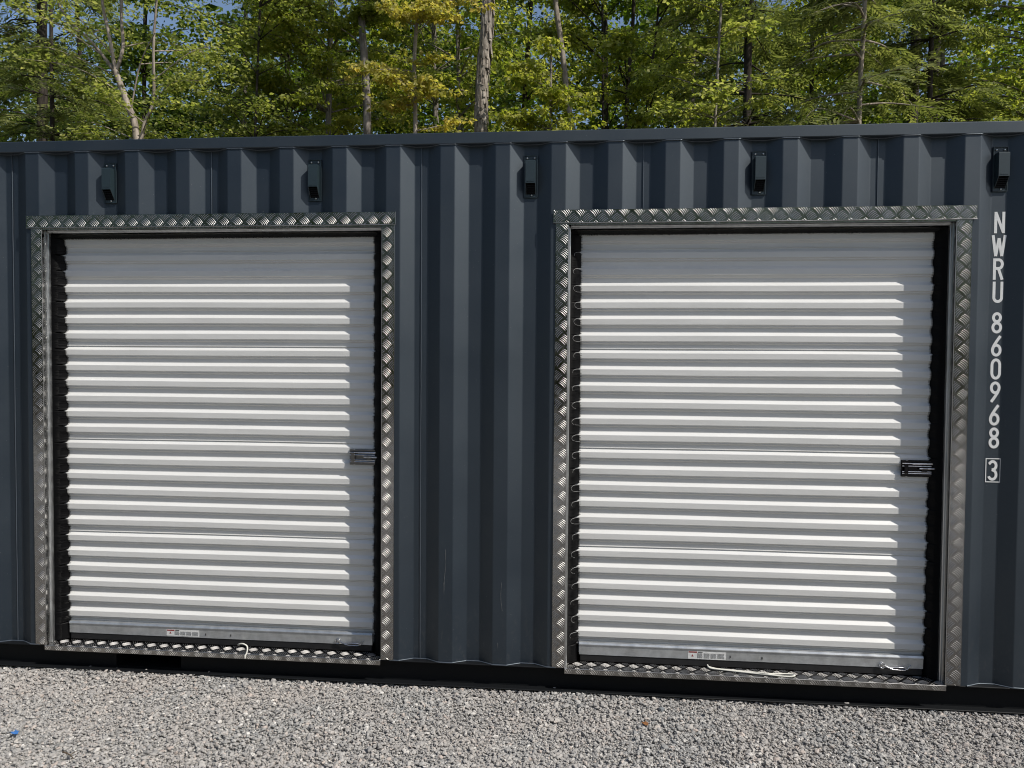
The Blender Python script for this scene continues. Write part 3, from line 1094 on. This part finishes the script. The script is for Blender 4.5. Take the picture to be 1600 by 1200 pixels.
mb.tube(smooth_path([(3.515, .074, .150), (3.525, .050, ZR + .006), (3.58, .040, ZR + .005), (3.66, .030, ZR + .003), (3.74, .016, ZR + .003), (3.80, .006, ZR + .004), (3.86, -.002, ZR + .003), (3.905, .000, ZR + .003), (3.925, .010, ZR + .004), (3.915, .024, ZR + .004), (3.88, .026, ZR + .004), (3.84, .016, ZR + .005), (3.79, .008, ZR + .009), (3.72, .024, ZR + .006), (3.64, .040, ZR + .004), (3.56, .050, ZR + .004), (3.520, .060, ZR + .008)]), .0038, 8)
r = mb.build('pull_rope', M['rope'], None)
r['label'] = 'long doubled off white rope lying along the sill of the right roll up door'
r['category'] = 'rope'
r['group'] = 'pull ropes of the roll up doors'

# ------------------------------------------------------------------ gravel: real stones over the bed
def stone_mesh(seed):
    import bmesh
    rr = random.Random(seed)
    bm = bmesh.new()
    bmesh.ops.create_icosphere(bm, subdivisions=1, radius=1)
    sx, sy, sz = rr.uniform(.8, 1.25), rr.uniform(.6, .95), rr.uniform(.42, .72)
    for v in bm.verts:
        f_ = rr.uniform(.72, 1.12)
        v.co = Vector((v.co.x * sx, v.co.y * sy, v.co.z * sz)) * f_
    me = bpy.data.meshes.new('stone')
    bm.to_mesh(me)
    bm.free()
    return me

mt, n, b = new_mat('crushed_stone')
oi = N(n, 'ShaderNodeObjectInfo')
c1 = ramp(n, oi.outputs['Random'], [(0.0, (.13, .135, .14)), (.06, (.23, .232, .23)), (.25, (.265, .260, .250)), (.55, (.335, .327, .312)), (.82, (.405, .394, .372)), (.90, (.43, .38, .34)), (.93, (.43, .36, .315)), (.955, (.52, .505, .475)), (1.0, (.68, .66, .62))])
patch = ramp(n, noise(n, 2.3, 4, .6, 'World'), [(.4, 0.), (.7, .45)])
c1 = mixc(n, patch, c1, (.40, .35, .31))
fg = noise(n, 500, 3, .6, 'World')
c1 = mixc(n, ramp(n, fg, [(.35, 0.), (.65, .25)]), c1, (.30, .295, .28))
n.links.new(c1, b.inputs['Base Color'])
b.inputs['Roughness'].default_value = .85
b.inputs['Specular IOR Level'].default_value = .3
bump(n, b, fg, .4, .001)
M['stone'] = mt

stones = []
for i in range(7):
    me = stone_mesh(100 + i)
    me.materials.append(M['stone'])
    stones.append(bpy.data.objects.new('stone_shape', me))

def gravel_points(x0, x1, y0, y1, dens, smin, smax):
    n_ = int((x1 - x0) * (y1 - y0) * dens)
    p = np.zeros((n_, 3))
    p[:, 0] = RNG.uniform(x0, x1, n_)
    p[:, 1] = RNG.uniform(y0, y1, n_)
    s = np.clip(np.exp(RNG.normal(math.log(.0059), .44, n_)), smin, smax)
    p[:, 2] = RNG.uniform(-.008, .006, n_) - .004 + .004 * np.sin(p[:, 0] * 3.1) * np.sin(p[:, 1] * 4.3 + 1)
    heap = np.clip(1 + p[:, 1] / .16, 0, 1) * (.5 + .5 * np.sin(p[:, 0] * 2.3 + np.sin(p[:, 0] * 7.1) * 1.3)) ** 2
    p[:, 2] += .007 * heap * (p[:, 1] < .03)
    return p, s
pA, sA = gravel_points(-3.2, 8.2, -1.75, .06, 13500, .0034, .017)
pB, sB = gravel_points(-3.2, 8.2, -4.2, -1.75, 2600, .006, .018)
pts_, scl = np.vstack([pA, pB]), np.concatenate([sA, sB])
me = bpy.data.meshes.new('gravel')
me.vertices.add(len(pts_))
me.vertices.foreach_set('co', pts_.astype(np.float32).ravel())
for nm_, arr in (('scl', scl), ('rx', RNG.normal(0, .28, len(scl))), ('ry', RNG.normal(0, .28, len(scl))), ('rz', RNG.uniform(0, 6.28, len(scl)))):
    at = me.attributes.new(nm_, 'FLOAT', 'POINT')
    at.data.foreach_set('value', arr.astype(np.float32))
me.update()
grav = bpy.data.objects.new('gravel', me)
COL.objects.link(grav)
grav['kind'] = 'stuff'
grav['label'] = 'crushed grey gravel in front of the container'
ng = bpy.data.node_groups.new('scatter_stones', 'GeometryNodeTree')
ng.interface.new_socket('Geometry', in_out='INPUT', socket_type='NodeSocketGeometry')
ng.interface.new_socket('Geometry', in_out='OUTPUT', socket_type='NodeSocketGeometry')
gi, go = ng.nodes.new('NodeGroupInput'), ng.nodes.new('NodeGroupOutput')
iop = ng.nodes.new('GeometryNodeInstanceOnPoints')
g2i = ng.nodes.new('GeometryNodeGeometryToInstance')
for st_ in stones:
    oi_ = ng.nodes.new('GeometryNodeObjectInfo')
    oi_.inputs[0].default_value = st_
    ng.links.new(oi_.outputs['Geometry'], g2i.inputs[0])
def attr(nm_):
    a = ng.nodes.new('GeometryNodeInputNamedAttribute')
    a.data_type = 'FLOAT'
    a.inputs[0].default_value = nm_
    return a.outputs[0]
cmb = ng.nodes.new('ShaderNodeCombineXYZ')
for i, nm_ in enumerate(('rx', 'ry', 'rz')):
    ng.links.new(attr(nm_), cmb.inputs[i])
ng.links.new(gi.outputs[0], iop.inputs['Points'])
ng.links.new(g2i.outputs[0], iop.inputs['Instance'])
iop.inputs['Pick Instance'].default_value = True
ng.links.new(cmb.outputs[0], iop.inputs['Rotation'])
ng.links.new(attr('scl'), iop.inputs['Scale'])
ng.links.new(iop.outputs[0], go.inputs[0])
md = grav.modifiers.new('scatter', 'NODES')
md.node_group = ng

# small litter on the gravel
def leaf_sheet(name, loc, s, mat, rot, label, cat):
    mb = MB()
    outline = [(0, -1), (.45, -.6), (.8, -.15), (.55, .25), (.6, .7), (.15, .75), (0, 1.15), (-.2, .7), (-.6, .6), (-.5, .2), (-.8, -.1), (-.4, -.6)]
    vs = [(0, 0, .25)] + [(x, y, .25 * abs(x) + .12 * math.sin(i * 2.1)) for i, (x, y) in enumerate(outline)]
    n_ = len(outline)
    c_, s_ = math.cos(rot), math.sin(rot)
    top = [(loc[0] + s * (x * c_ - y * s_), loc[1] + s * (x * s_ + y * c_), loc[2] + s * z) for x, y, z in vs]
    mb.add(top, [(0, 1 + i, 1 + (i + 1) % n_) for i in range(n_)])
    o = mb.build(name, mat, None)
    sl = o.modifiers.new('t', 'SOLIDIFY'); sl.thickness = .0008
    o['label'] = label
    o['category'] = cat
leaf_sheet('dry_leaf', (3.175, -.285, .010), .020, M['leaf_dry'], .6, 'small curled orange brown dead leaf on the gravel below the right door', 'leaf')
leaf_sheet('plastic_scrap', (.379, -.671, .012), .022, M['blue'], 1.2, 'bright blue scrap of plastic lying on the gravel', 'litter')
def loose_stone(loc, s, seed, col, label):
    me = stone_mesh(seed)
    mt_ = mat_flat('loose_stone_%d' % seed, col, .8, .3, .3)
    me.name = 'loose_stone'
    me.materials.append(mt_)
    o = bpy.data.objects.new('loose_stone', me)
    COL.objects.link(o)
    o.location = loc
    o.scale = (s, s, s)
    o.rotation_euler = (.2, .3, seed)
    o['label'] = label
    o['category'] = 'stone'
loose_stone((3.265, -.130, .008), .026, 7, (.16, .175, .185), 'larger blue grey slate stone in the gravel close to the bottom rail')
mb = MB()
mb.tube([(.70, -.80, .012), (.725, -.815, .018), (.75, -.822, .014), (.785, -.85, .016)], [.003, .0032, .0026, .0015], 6)
mb.tube([(.75, -.822, .014), (.765, -.80, .020)], [.002, .001], 5)
o = mb.build('twig', M['bark_stick'], None)
o['label'] = 'thin dry brown twig lying on the gravel'
o['category'] = 'twig'

# ------------------------------------------------------------------ trees
def leaf_quads(c, n_per, rad, size, droop=.35, elong=1.0, jitter=.6):
    """c (M,3) clump centres; returns verts and quads for folded leaf blades"""
    m_ = len(c)
    t = m_ * n_per
    d = RNG.normal(size=(t, 3))
    d /= np.linalg.norm(d, axis=1)[:, None]
    rr = RNG.uniform(0.15, 1, t) ** .5
    ctr = np.repeat(c, n_per, 0) + d * rr[:, None] * np.array(rad)
    # blade direction: outward and drooping
    ax = np.stack([d[:, 0], d[:, 1], np.zeros(t)], 1) + RNG.normal(size=(t, 3)) * .45
    ax[:, 2] = -droop + RNG.normal(size=t) * .25
    ax /= np.linalg.norm(ax, axis=1)[:, None]
    up = np.array([.12, -.25, 1.]) + RNG.normal(size=(t, 3)) * jitter
    sd = np.cross(ax, up)
    sd /= np.linalg.norm(sd, axis=1)[:, None] + 1e-9
    nn = np.cross(sd, ax)
    s = size * RNG.uniform(.6, 1.25, t)[:, None]
    L, Wd = s * elong, s * .42
    a = ctr
    b1 = ctr + ax * L * .5 + sd * Wd + nn * Wd * .25
    b2 = ctr + ax * L * .5 - sd * Wd + nn * Wd * .25
    e = ctr + ax * L
    v = np.stack([a, b1, e, b2], 1).reshape(-1, 3)
    q = np.arange(t * 4).reshape(-1, 4)
    tone = np.clip(np.repeat(RNG.uniform(.15, .8, m_), n_per) + RNG.normal(0, .16, t), 0, 1)
    return v, q, tone

def spray_quads(c, dirs, length, tone_base):
    """flat feathery hemlock sprays: rows of thin needled side shoots on both sides of an axis"""
    K = 9
    m_ = len(c)
    dirs = dirs / np.linalg.norm(dirs, axis=1)[:, None]
    up = np.tile([0, 0, 1.], (m_, 1)) + RNG.normal(size=(m_, 3)) * .25
    sd = np.cross(dirs, up); sd /= np.linalg.norm(sd, axis=1)[:, None]
    L = length * RNG.uniform(.6, 1.3, m_)
    vs, tn = [], []
    for k_ in range(K):
        for sg in (-1, 1):
            f = (k_ + .4 + .3 * (sg > 0)) / K
            o = c + dirs * (L * f)[:, None] + np.array([0, 0, -1]) * (L * f * f * .28)[:, None]
            l2 = L * (.42 - .30 * f) * RNG.uniform(.7, 1.2, m_)
            ax = dirs * .75 + sd * sg + RNG.normal(size=(m_, 3)) * .12
            ax[:, 2] -= .22
            ax /= np.linalg.norm(ax, axis=1)[:, None]
            nrm = np.cross(ax, sd * sg)
            wv = np.cross(ax, nrm + 1e-6); wv /= np.linalg.norm(wv, axis=1)[:, None] + 1e-9
            w = .011 + L * .012
            w = w[:, None] * wv
            e = o + ax * l2[:, None]
            mid = o + ax * (l2 * .45)[:, None]
            vs.append(np.stack([o, mid + w, e, mid - w], 1))
            tn.append(np.clip(tone_base + .25 * f + RNG.normal(0, .12, m_), 0, 1))
    v = np.concatenate(vs, 0).reshape(-1, 3)
    return v, np.arange(len(v)).reshape(-1, 4), np.concatenate(tn)

def trunk_pts(path):
    return smooth_path(path, 12)

def tree(name, label, path, r0, r1, bark, kind, leaf, zc, rad, n_br, n_cl, n_lf, size, seed, group=None, cat='tree', stems=(), spread=(.40, .40, .12), br_r=.022, tilt=.25, focus=None, offs=(.26, .26, .075)):
    global RNG
    random.seed(seed)
    RNG = np.random.default_rng(seed)
    base = Vector(path[0])
    root = empty(name, base, label, cat, group)
    tp = trunk_pts(path)
    n_ = len(tp)
    mb = MB()
    mb.tube(tp, [r0 + (r1 - r0) * (i / (n_ - 1)) for i in range(n_)], 10, True, True, .10 if bark == 'bark_shag' else .05)
    for st_, ra, rb in stems:
        sp_ = trunk_pts(st_)
        mb.tube(sp_, [ra + (rb - ra) * i / (len(sp_) - 1) for i in range(len(sp_))], 8, True, True, .05)
    mb.build('trunk', M[bark], root, base)
    axis = [np.array(p) for p in tp]
    stem_pts = axis + [np.array(p) for st_, _, _ in stems for p in trunk_pts(st_)]
    stem_pts = [p for p in stem_pts if p[2] > zc - rad[2] - 1.5]
    br = MB()
    cl, cdir = [], []
    for i in range(n_br + (len(focus) if focus else 0)):
        ang = random.uniform(0, 2 * math.pi)
        hz = random.uniform(-1, 1)
        rr = math.sqrt(max(0, 1 - hz * hz)) * random.uniform(.65, 1.05)
        if kind == 'hemlock':
            rr = (1 - (hz + 1) / 2 * .75) * random.uniform(.75, 1.05)
        ctr = min(axis, key=lambda p: abs(p[2] - (zc + hz * rad[2])))
        end = np.array([ctr[0] + rad[0] * rr * math.cos(ang), ctr[1] + rad[1] * rr * math.sin(ang), zc + hz * rad[2]])
        if i >= n_br:
            end = np.array(focus[i - n_br])
            ctr = min(axis, key=lambda p: abs(p[2] - end[2]))
        ln = math.hypot(end[0] - ctr[0], end[1] - ctr[1])
        zs = end[2] - ln * tilt if kind != 'hemlock' else end[2] + ln * .16
        st0 = min(stem_pts, key=lambda p: abs(p[2] - zs) + .3 * math.hypot(p[0] - end[0], p[1] - end[1]))
        mid = st0 * .45 + end * .55 + np.array([random.uniform(-.2, .2), random.uniform(-.2, .2), .10 * ln if kind != 'hemlock' else .10 * ln])
        p = smooth_path([tuple(st0), tuple(mid), tuple(end)], 5)
        br.tube(p, [br_r * (1 - .85 * j / (len(p) - 1)) for j in range(len(p))], 5, True, False)
        for j in range(n_cl):
            t = 1 - (random.random() ** 1.3) * .72
            q = np.array(p[int(t * (len(p) - 1))])
            off = RNG.normal(size=3) * np.array(offs) * max(.5, ln * .38)
            cl.append(q + off)
            dd = end - st0
            a = random.uniform(-1.2, 1.2)
            cdir.append([dd[0] * math.cos(a) - dd[1] * math.sin(a), dd[0] * math.sin(a) + dd[1] * math.cos(a), -.25 * ln])
    br.build('branches', M[bark], root, base)
    cl = np.array(cl)
    if kind == 'hemlock':
        v, q, tn = spray_quads(cl, np.array(cdir), size, RNG.uniform(.1, .65, len(cl)))
    else:
        v, q, tn = leaf_quads(cl, n_lf, spread, size, .45 if kind == 'maple' else .15, 1.0 if kind == 'maple' else 1.25)
        # fine twigs reach into each clump
    np_mesh('crown', v, q, M[leaf], root, tuple(base), tn, False, kind='stuff')
    return root

def shaggy_strips(root, path, r0, r1, z0, z1, n_):
    tp = trunk_pts(path)
    mb = MB()
    for i in range(n_):
        z = random.uniform(z0, z1)
        j = min(range(len(tp)), key=lambda q: abs(tp[q].z - z))
        j = max(1, min(j, len(tp) - 2))
        a_, b_ = (tp[j], tp[j + 1]) if tp[j].z < z else (tp[j - 1], tp[j])
        t = (z - a_.z) / max(1e-6, b_.z - a_.z)
        c_ = a_.lerp(b_, t)
        rr_ = r0 + (r1 - r0) * (z / tp[-1].z)
        an = random.uniform(0, 2 * math.pi)
        w, l = random.uniform(.10, .28), random.uniform(.14, .42)
        o0, o1 = random.uniform(.002, .010), random.uniform(.006, .030)
        vs = []
        for (dz, off) in ((l / 2, o1 * .4), (0, o0), (-l / 2, o1)):
            for da in (-w, 0, w):
                rad_ = rr_ + off + (.004 if da == 0 else -.002)
                vs.append((c_.x + math.cos(an + da) * rad_, c_.y + math.sin(an + da) * rad_, c_.z + dz))
        mb.add(vs, [(0, 3, 4, 1), (1, 4, 5, 2), (3, 6, 7, 4), (4, 7, 8, 5)])
    mb.build('bark_strips', M['bark_shag'], root, tuple(path[0]), kind='stuff')

# trees one can tell apart, from left to right
tree('hemlock_tree', 'dark trunked hemlock with feathery drooping sprays at the far left edge', [(-9.25, 12, 0), (-9.2, 12, 6), (-9.15, 12, 12), (-9.1, 12, 15)], .15, .05, 'bark_dark', 'hemlock', 'lf_hemlock', 7.6, (2.9, 2.6, 4.2), 75, 12, 0, .62, 21)
tree('cherry_tree', 'pale barked tree forking into several slender stems at the left', [(-5.02, 9, 0), (-5.07, 9, 3.5), (-5.09, 9, 5.6), (-5.28, 9, 6.3), (-5.49, 9, 6.85)], .075, .05, 'bark_pale', 'small', 'lf_small', 7.4, (2.2, 1.8, 2.4), 40, 20, 11, .07, 22, spread=(.2, .2, .06),
     stems=[([(-5.47, 9, 6.80), (-5.95, 9.1, 7.35), (-6.62, 9.2, 8.02), (-7.0, 9.3, 8.9)], .035, .015), ([(-5.48, 9, 6.82), (-5.60, 9, 7.5), (-5.66, 8.9, 8.1), (-5.72, 8.8, 9.8)], .036, .018), ([(-5.48, 9, 6.82), (-5.40, 9.1, 7.3), (-5.42, 9.1, 8.1), (-5.30, 9.2, 9.9)], .036, .018), ([(-5.07, 9, 5.2), (-4.95, 9, 5.85), (-4.77, 9, 6.3), (-4.70, 8.9, 7.2), (-4.57, 8.8, 8.1), (-4.50, 8.8, 9.6)], .036, .014), ([(-5.2, 9, 6.1), (-4.95, 8.9, 6.9), (-4.55, 8.7, 7.35)], .016, .008)], br_r=.013)
tree('birch_tree', 'airy tree with small yellow green leaves just right of the forked pale tree', [(-4.0, 10.9, 0), (-3.8, 10.9, 5), (-3.5, 10.9, 12)], .035, .018, 'bark_dark', 'small', 'lf_small', 7.6, (2.1, 1.8, 2.6), 46, 22, 11, .07, 23, br_r=.013, spread=(.2, .2, .06))
tree('maple_tree', 'full mid green maple left of the grey trunk', [(-2.9, 12.6, 0), (-2.8, 12.5, 6), (-2.6, 12.5, 13)], .10, .04, 'bark_grey', 'maple', 'lf_lime', 8.2, (2.2, 2.0, 3.2), 60, 30, 12, .095, 24, spread=(.15, .15, .05))
tree('ash_tree', 'tall straight grey brown trunk left of the golden foliage', [(-1.42, 11, 0), (-1.45, 11, 6.4), (-1.58, 11, 8.9), (-1.66, 11, 14)], .095, .055, 'bark_grey', 'maple', 'lf_maple', 11.2, (2.2, 2.0, 2.6), 34, 26, 12, .09, 25, spread=(.15, .15, .05), focus=[(-2.6, 10.4, 8.3), (-2.3, 10.3, 7.6), (-2.5, 10.2, 6.7)])
tree('young_maple', 'thin pale stemmed young maple with layers of golden new leaves', [(-.02, 9, 0), (-.012, 9, 5.65), (-.035, 9, 6.8), (.02, 9, 7.9), (.05, 9, 10)], .040, .026, 'bark_pale', 'maple', 'lf_yellow', 7.05, (1.1, 1.0, 1.1), 1, 15, 13, .085, 26, spread=(.10, .10, .045), offs=(.24, .24, .04), br_r=.014, tilt=-.02,
     focus=[(-.55, 8.6, 7.55), (-.2, 8.4, 7.42), (.45, 8.5, 7.50), (.85, 8.6, 7.42), (1.15, 8.7, 7.6), (.6, 8.3, 7.30), (.3, 8.8, 7.75), (-1.15, 8.7, 6.62), (-.8, 8.5, 6.50), (-.45, 8.4, 6.30), (.25, 8.5, 6.35), (.5, 8.6, 6.75), (.6, 8.6, 6.2), (.0, 8.3, 6.15), (.75, 8.9, 5.75), (1.3, 8.9, 7.9), (.9, 9.2, 8.1)])
tree('slender_maple', 'slender dark stemmed tree between the thin pale stem and the shaggy trunk', [(.25, 12, 0), (.25, 12, 6.5), (.20, 12, 9.3), (.2, 12, 13)], .045, .03, 'bark_grey', 'maple', 'lf_maple', 8.6, (1.7, 1.7, 3.0), 34, 26, 12, .09, 27, spread=(.15, .15, .05))
hick = tree('hickory_tree', 'thickest trunk, tall and straight with shaggy peeling grey bark', [(.92, 10, 0), (.99, 10, 5.9), (1.03, 10, 7.1), (1.11, 10, 8.3), (1.2, 10, 14)], .128, .095, 'bark_shag', 'maple', 'lf_maple', 11.6, (2.2, 1.8, 2.3), 26, 22, 12, .09, 28, spread=(.13, .13, .05))
shaggy_strips(hick, [(.92, 10, 0), (.99, 10, 5.9), (1.03, 10, 7.1), (1.11, 10, 8.3), (1.2, 10, 14)], .128, .095, 4.5, 10.5, 520)
tree('understory_maple', 'low yellow green maple right of the shaggy trunk', [(2.25, 9.6, 0), (2.28, 9.6, 3), (2.3, 9.6, 7.4)], .04, .02, 'bark_grey', 'maple', 'lf_lime', 5.6, (1.15, 1.1, .9), 22, 18, 13, .085, 29, spread=(.12, .12, .05), br_r=.012, focus=[(1.6, 9.4, 6.9), (1.7, 9.2, 6.6), (2.0, 9.2, 7.2)])
tree('dead_tree', 'crooked bleached bare trunk leaning left towards its top', [(2.68, 13, 0), (2.69, 13, 6.0), (2.66, 13, 6.75), (2.55, 13, 7.4), (2.44, 13, 8.3), (2.36, 13, 8.9), (2.24, 13, 9.75), (2.1, 13, 11.5)], .075, .055, 'bark_pale', 'maple', 'lf_maple', 11.5, (1.2, 1.2, 1.2), 12, 6, 20, .09, 30)
tree('maple_tree', 'bright green leafy maple just right of the crooked dead trunk', [(3.86, 14, 0), (3.88, 14, 7), (4.03, 14, 10), (4.1, 14, 15)], .055, .035, 'bark_dark', 'maple', 'lf_maple', 8.8, (2.5, 2.0, 3.2), 60, 28, 12, .10, 31, spread=(.16, .16, .06),
     stems=[([(4.3, 14.1, 0), (4.35, 14.1, 7), (4.6, 14.1, 9.8), (4.7, 14, 13)], .04, .02), ([(3.4, 13.9, 0), (3.35, 13.9, 7), (3.3, 13.9, 10), (3.2, 14, 13)], .035, .02)])
tree('maple_sapling', 'yellow green sapling with drooping leaf tufts in front of dark evergreens', [(4.9, 8.6, 0), (4.95, 8.6, 4), (5.1, 8.6, 8.5)], .035, .018, 'bark_grey', 'small', 'lf_small', 6.3, (1.1, 1.0, 1.9), 26, 16, 12, .075, 32, spread=(.11, .11, .05), br_r=.011)
tree('hemlock_tree', 'broad dark hemlock left of the pale thin stem at the right', [(6.1, 11.4, 0), (6.1, 11.4, 7), (6.1, 11.4, 14)], .11, .05, 'bark_dark', 'hemlock', 'lf_hemlock', 7.6, (2.3, 2.0, 4.4), 95, 13, 0, .62, 33)
tree('hemlock_tree', 'olive green hemlock whose thin pale trunk shows through its sprays', [(7.36, 9, 0), (7.376, 9, 5.65), (7.42, 9, 7.2), (7.45, 9, 9), (7.5, 9, 12)], .042, .03, 'bark_pale', 'hemlock', 'lf_hemlock', 6.8, (1.9, 1.7, 3.4), 80, 12, 0, .52, 34)
tree('oak_tree', 'dark forked trunk high up near the right', [(10.8, 15, 0), (10.75, 15, 6), (10.78, 15, 9.3), (10.80, 15, 9.9)], .13, .10, 'bark_dark', 'maple', 'lf_maple', 12.6, (2.2, 2, 2.0), 26, 8, 26, .10, 35,
     stems=[([(10.80, 15, 9.8), (10.95, 15, 10.6), (11.3, 15, 12), (11.7, 15, 14)], .09, .05), ([(10.80, 15, 9.8), (10.60, 15, 10.5), (10.15, 15, 11.6), (9.7, 15, 13)], .07, .04)])
tree('beech_tree', 'dark straight trunk right of the forked one', [(10.8, 14, 0), (10.80, 14, 7.5), (10.86, 14, 10), (10.9, 14, 14)], .08, .06, 'bark_dark', 'maple', 'lf_maple', 12.0, (1.8, 1.8, 1.8), 16, 7, 24, .10, 36)
tree('hemlock_tree', 'low hemlock filling the gap right of the pale thin stem', [(9.1, 10.4, 0), (9.1, 10.4, 5), (9.1, 10.4, 10.5)], .07, .03, 'bark_dark', 'hemlock', 'lf_hemlock', 5.9, (1.9, 1.7, 3.0), 70, 12, 0, .52, 37)
tree('maple_tree', 'yellow green maple filling the right edge', [(11.6, 11, 0), (11.5, 11, 6), (11.4, 11, 12)], .10, .05, 'bark_grey', 'maple', 'lf_maple', 7.6, (2.2, 2.0, 3.0), 56, 28, 12, .09, 38, spread=(.14, .14, .05))
tree('hemlock_tree', 'young hemlock low at the left in front of the dark trunk', [(-7.6, 10.2, 0), (-7.6, 10.2, 5), (-7.6, 10.2, 8.8)], .06, .03, 'bark_dark', 'hemlock', 'lf_hemlock', 5.6, (1.8, 1.6, 2.4), 60, 12, 0, .50, 39)

# deeper rows of the wood
rr = random.Random(5)
spots = [(-15.5, 16), (-12.2, 17.5), (-9.6, 16.4), (-7.2, 18), (-5.0, 16), (-2.9, 18.5), (-.9, 16.2), (1.2, 18.0), (3.4, 18.6), (5.6, 16.6), (7.7, 18.2), (9.7, 18.8), (12.3, 17.0), (14.6, 16), (16.8, 18)]
for i, (x, y) in enumerate(spots):
    kind = 'hemlock' if i in (1, 3, 9, 10) else 'maple'
    h = rr.uniform(15, 18)
    tree('forest_tree', 'green tree standing in the shaded rows deep in the wood' if kind == 'maple' else 'dark hemlock standing in the shaded rows deep in the wood',
         [(x, y, 0), (x + rr.uniform(-.2, .2), y, 7), (x + rr.uniform(-.4, .4), y, h)], rr.uniform(.07, .13), .04,
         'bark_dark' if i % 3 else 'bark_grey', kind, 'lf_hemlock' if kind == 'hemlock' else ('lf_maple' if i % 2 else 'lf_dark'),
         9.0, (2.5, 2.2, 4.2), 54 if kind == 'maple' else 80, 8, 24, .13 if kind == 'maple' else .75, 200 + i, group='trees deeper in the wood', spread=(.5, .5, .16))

# far wood that reads as one mass, and the wood edge across the yard behind the photographer
def wood_mass(name, label, xr, yr, zr, n_cl, n_lf, size, seed, mat, gaps=()):
    global RNG
    RNG = np.random.default_rng(seed)
    c = np.stack([RNG.uniform(*xr, n_cl), RNG.uniform(*yr, n_cl), RNG.uniform(0, 1, n_cl) ** 1.15 * (zr[1] - zr[0]) + zr[0]], 1)
    for xg in gaps:
        c = c[~((np.abs(c[:, 0] - xg) < 1.7) & (c[:, 2] > 12.8))]
    v, q, tn = leaf_quads(c, n_lf, (.9, .9, .35), size, .4)
    o = np_mesh(name, v, q, M[mat], None, (0, 0, 0), tn, False, kind='stuff')
    o['label'] = label
    return o
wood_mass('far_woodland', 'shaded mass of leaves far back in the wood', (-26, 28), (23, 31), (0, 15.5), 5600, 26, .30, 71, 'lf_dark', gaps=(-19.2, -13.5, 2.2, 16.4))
wood_mass('unseen_woodland_edge', 'unseen tall wood edge across the gravel yard', (-34, 40), (-27, -19), (0, 9.5), 2400, 20, .50, 72, 'lf_dark')
wood_mass('unseen_woodland_edge', 'unseen wood edge added at the left end of the gravel yard', (-38, -27), (-24, 14), (0, 13), 1800, 20, .50, 73, 'lf_dark')  # added out of view to darken what the corrugated wall reflects
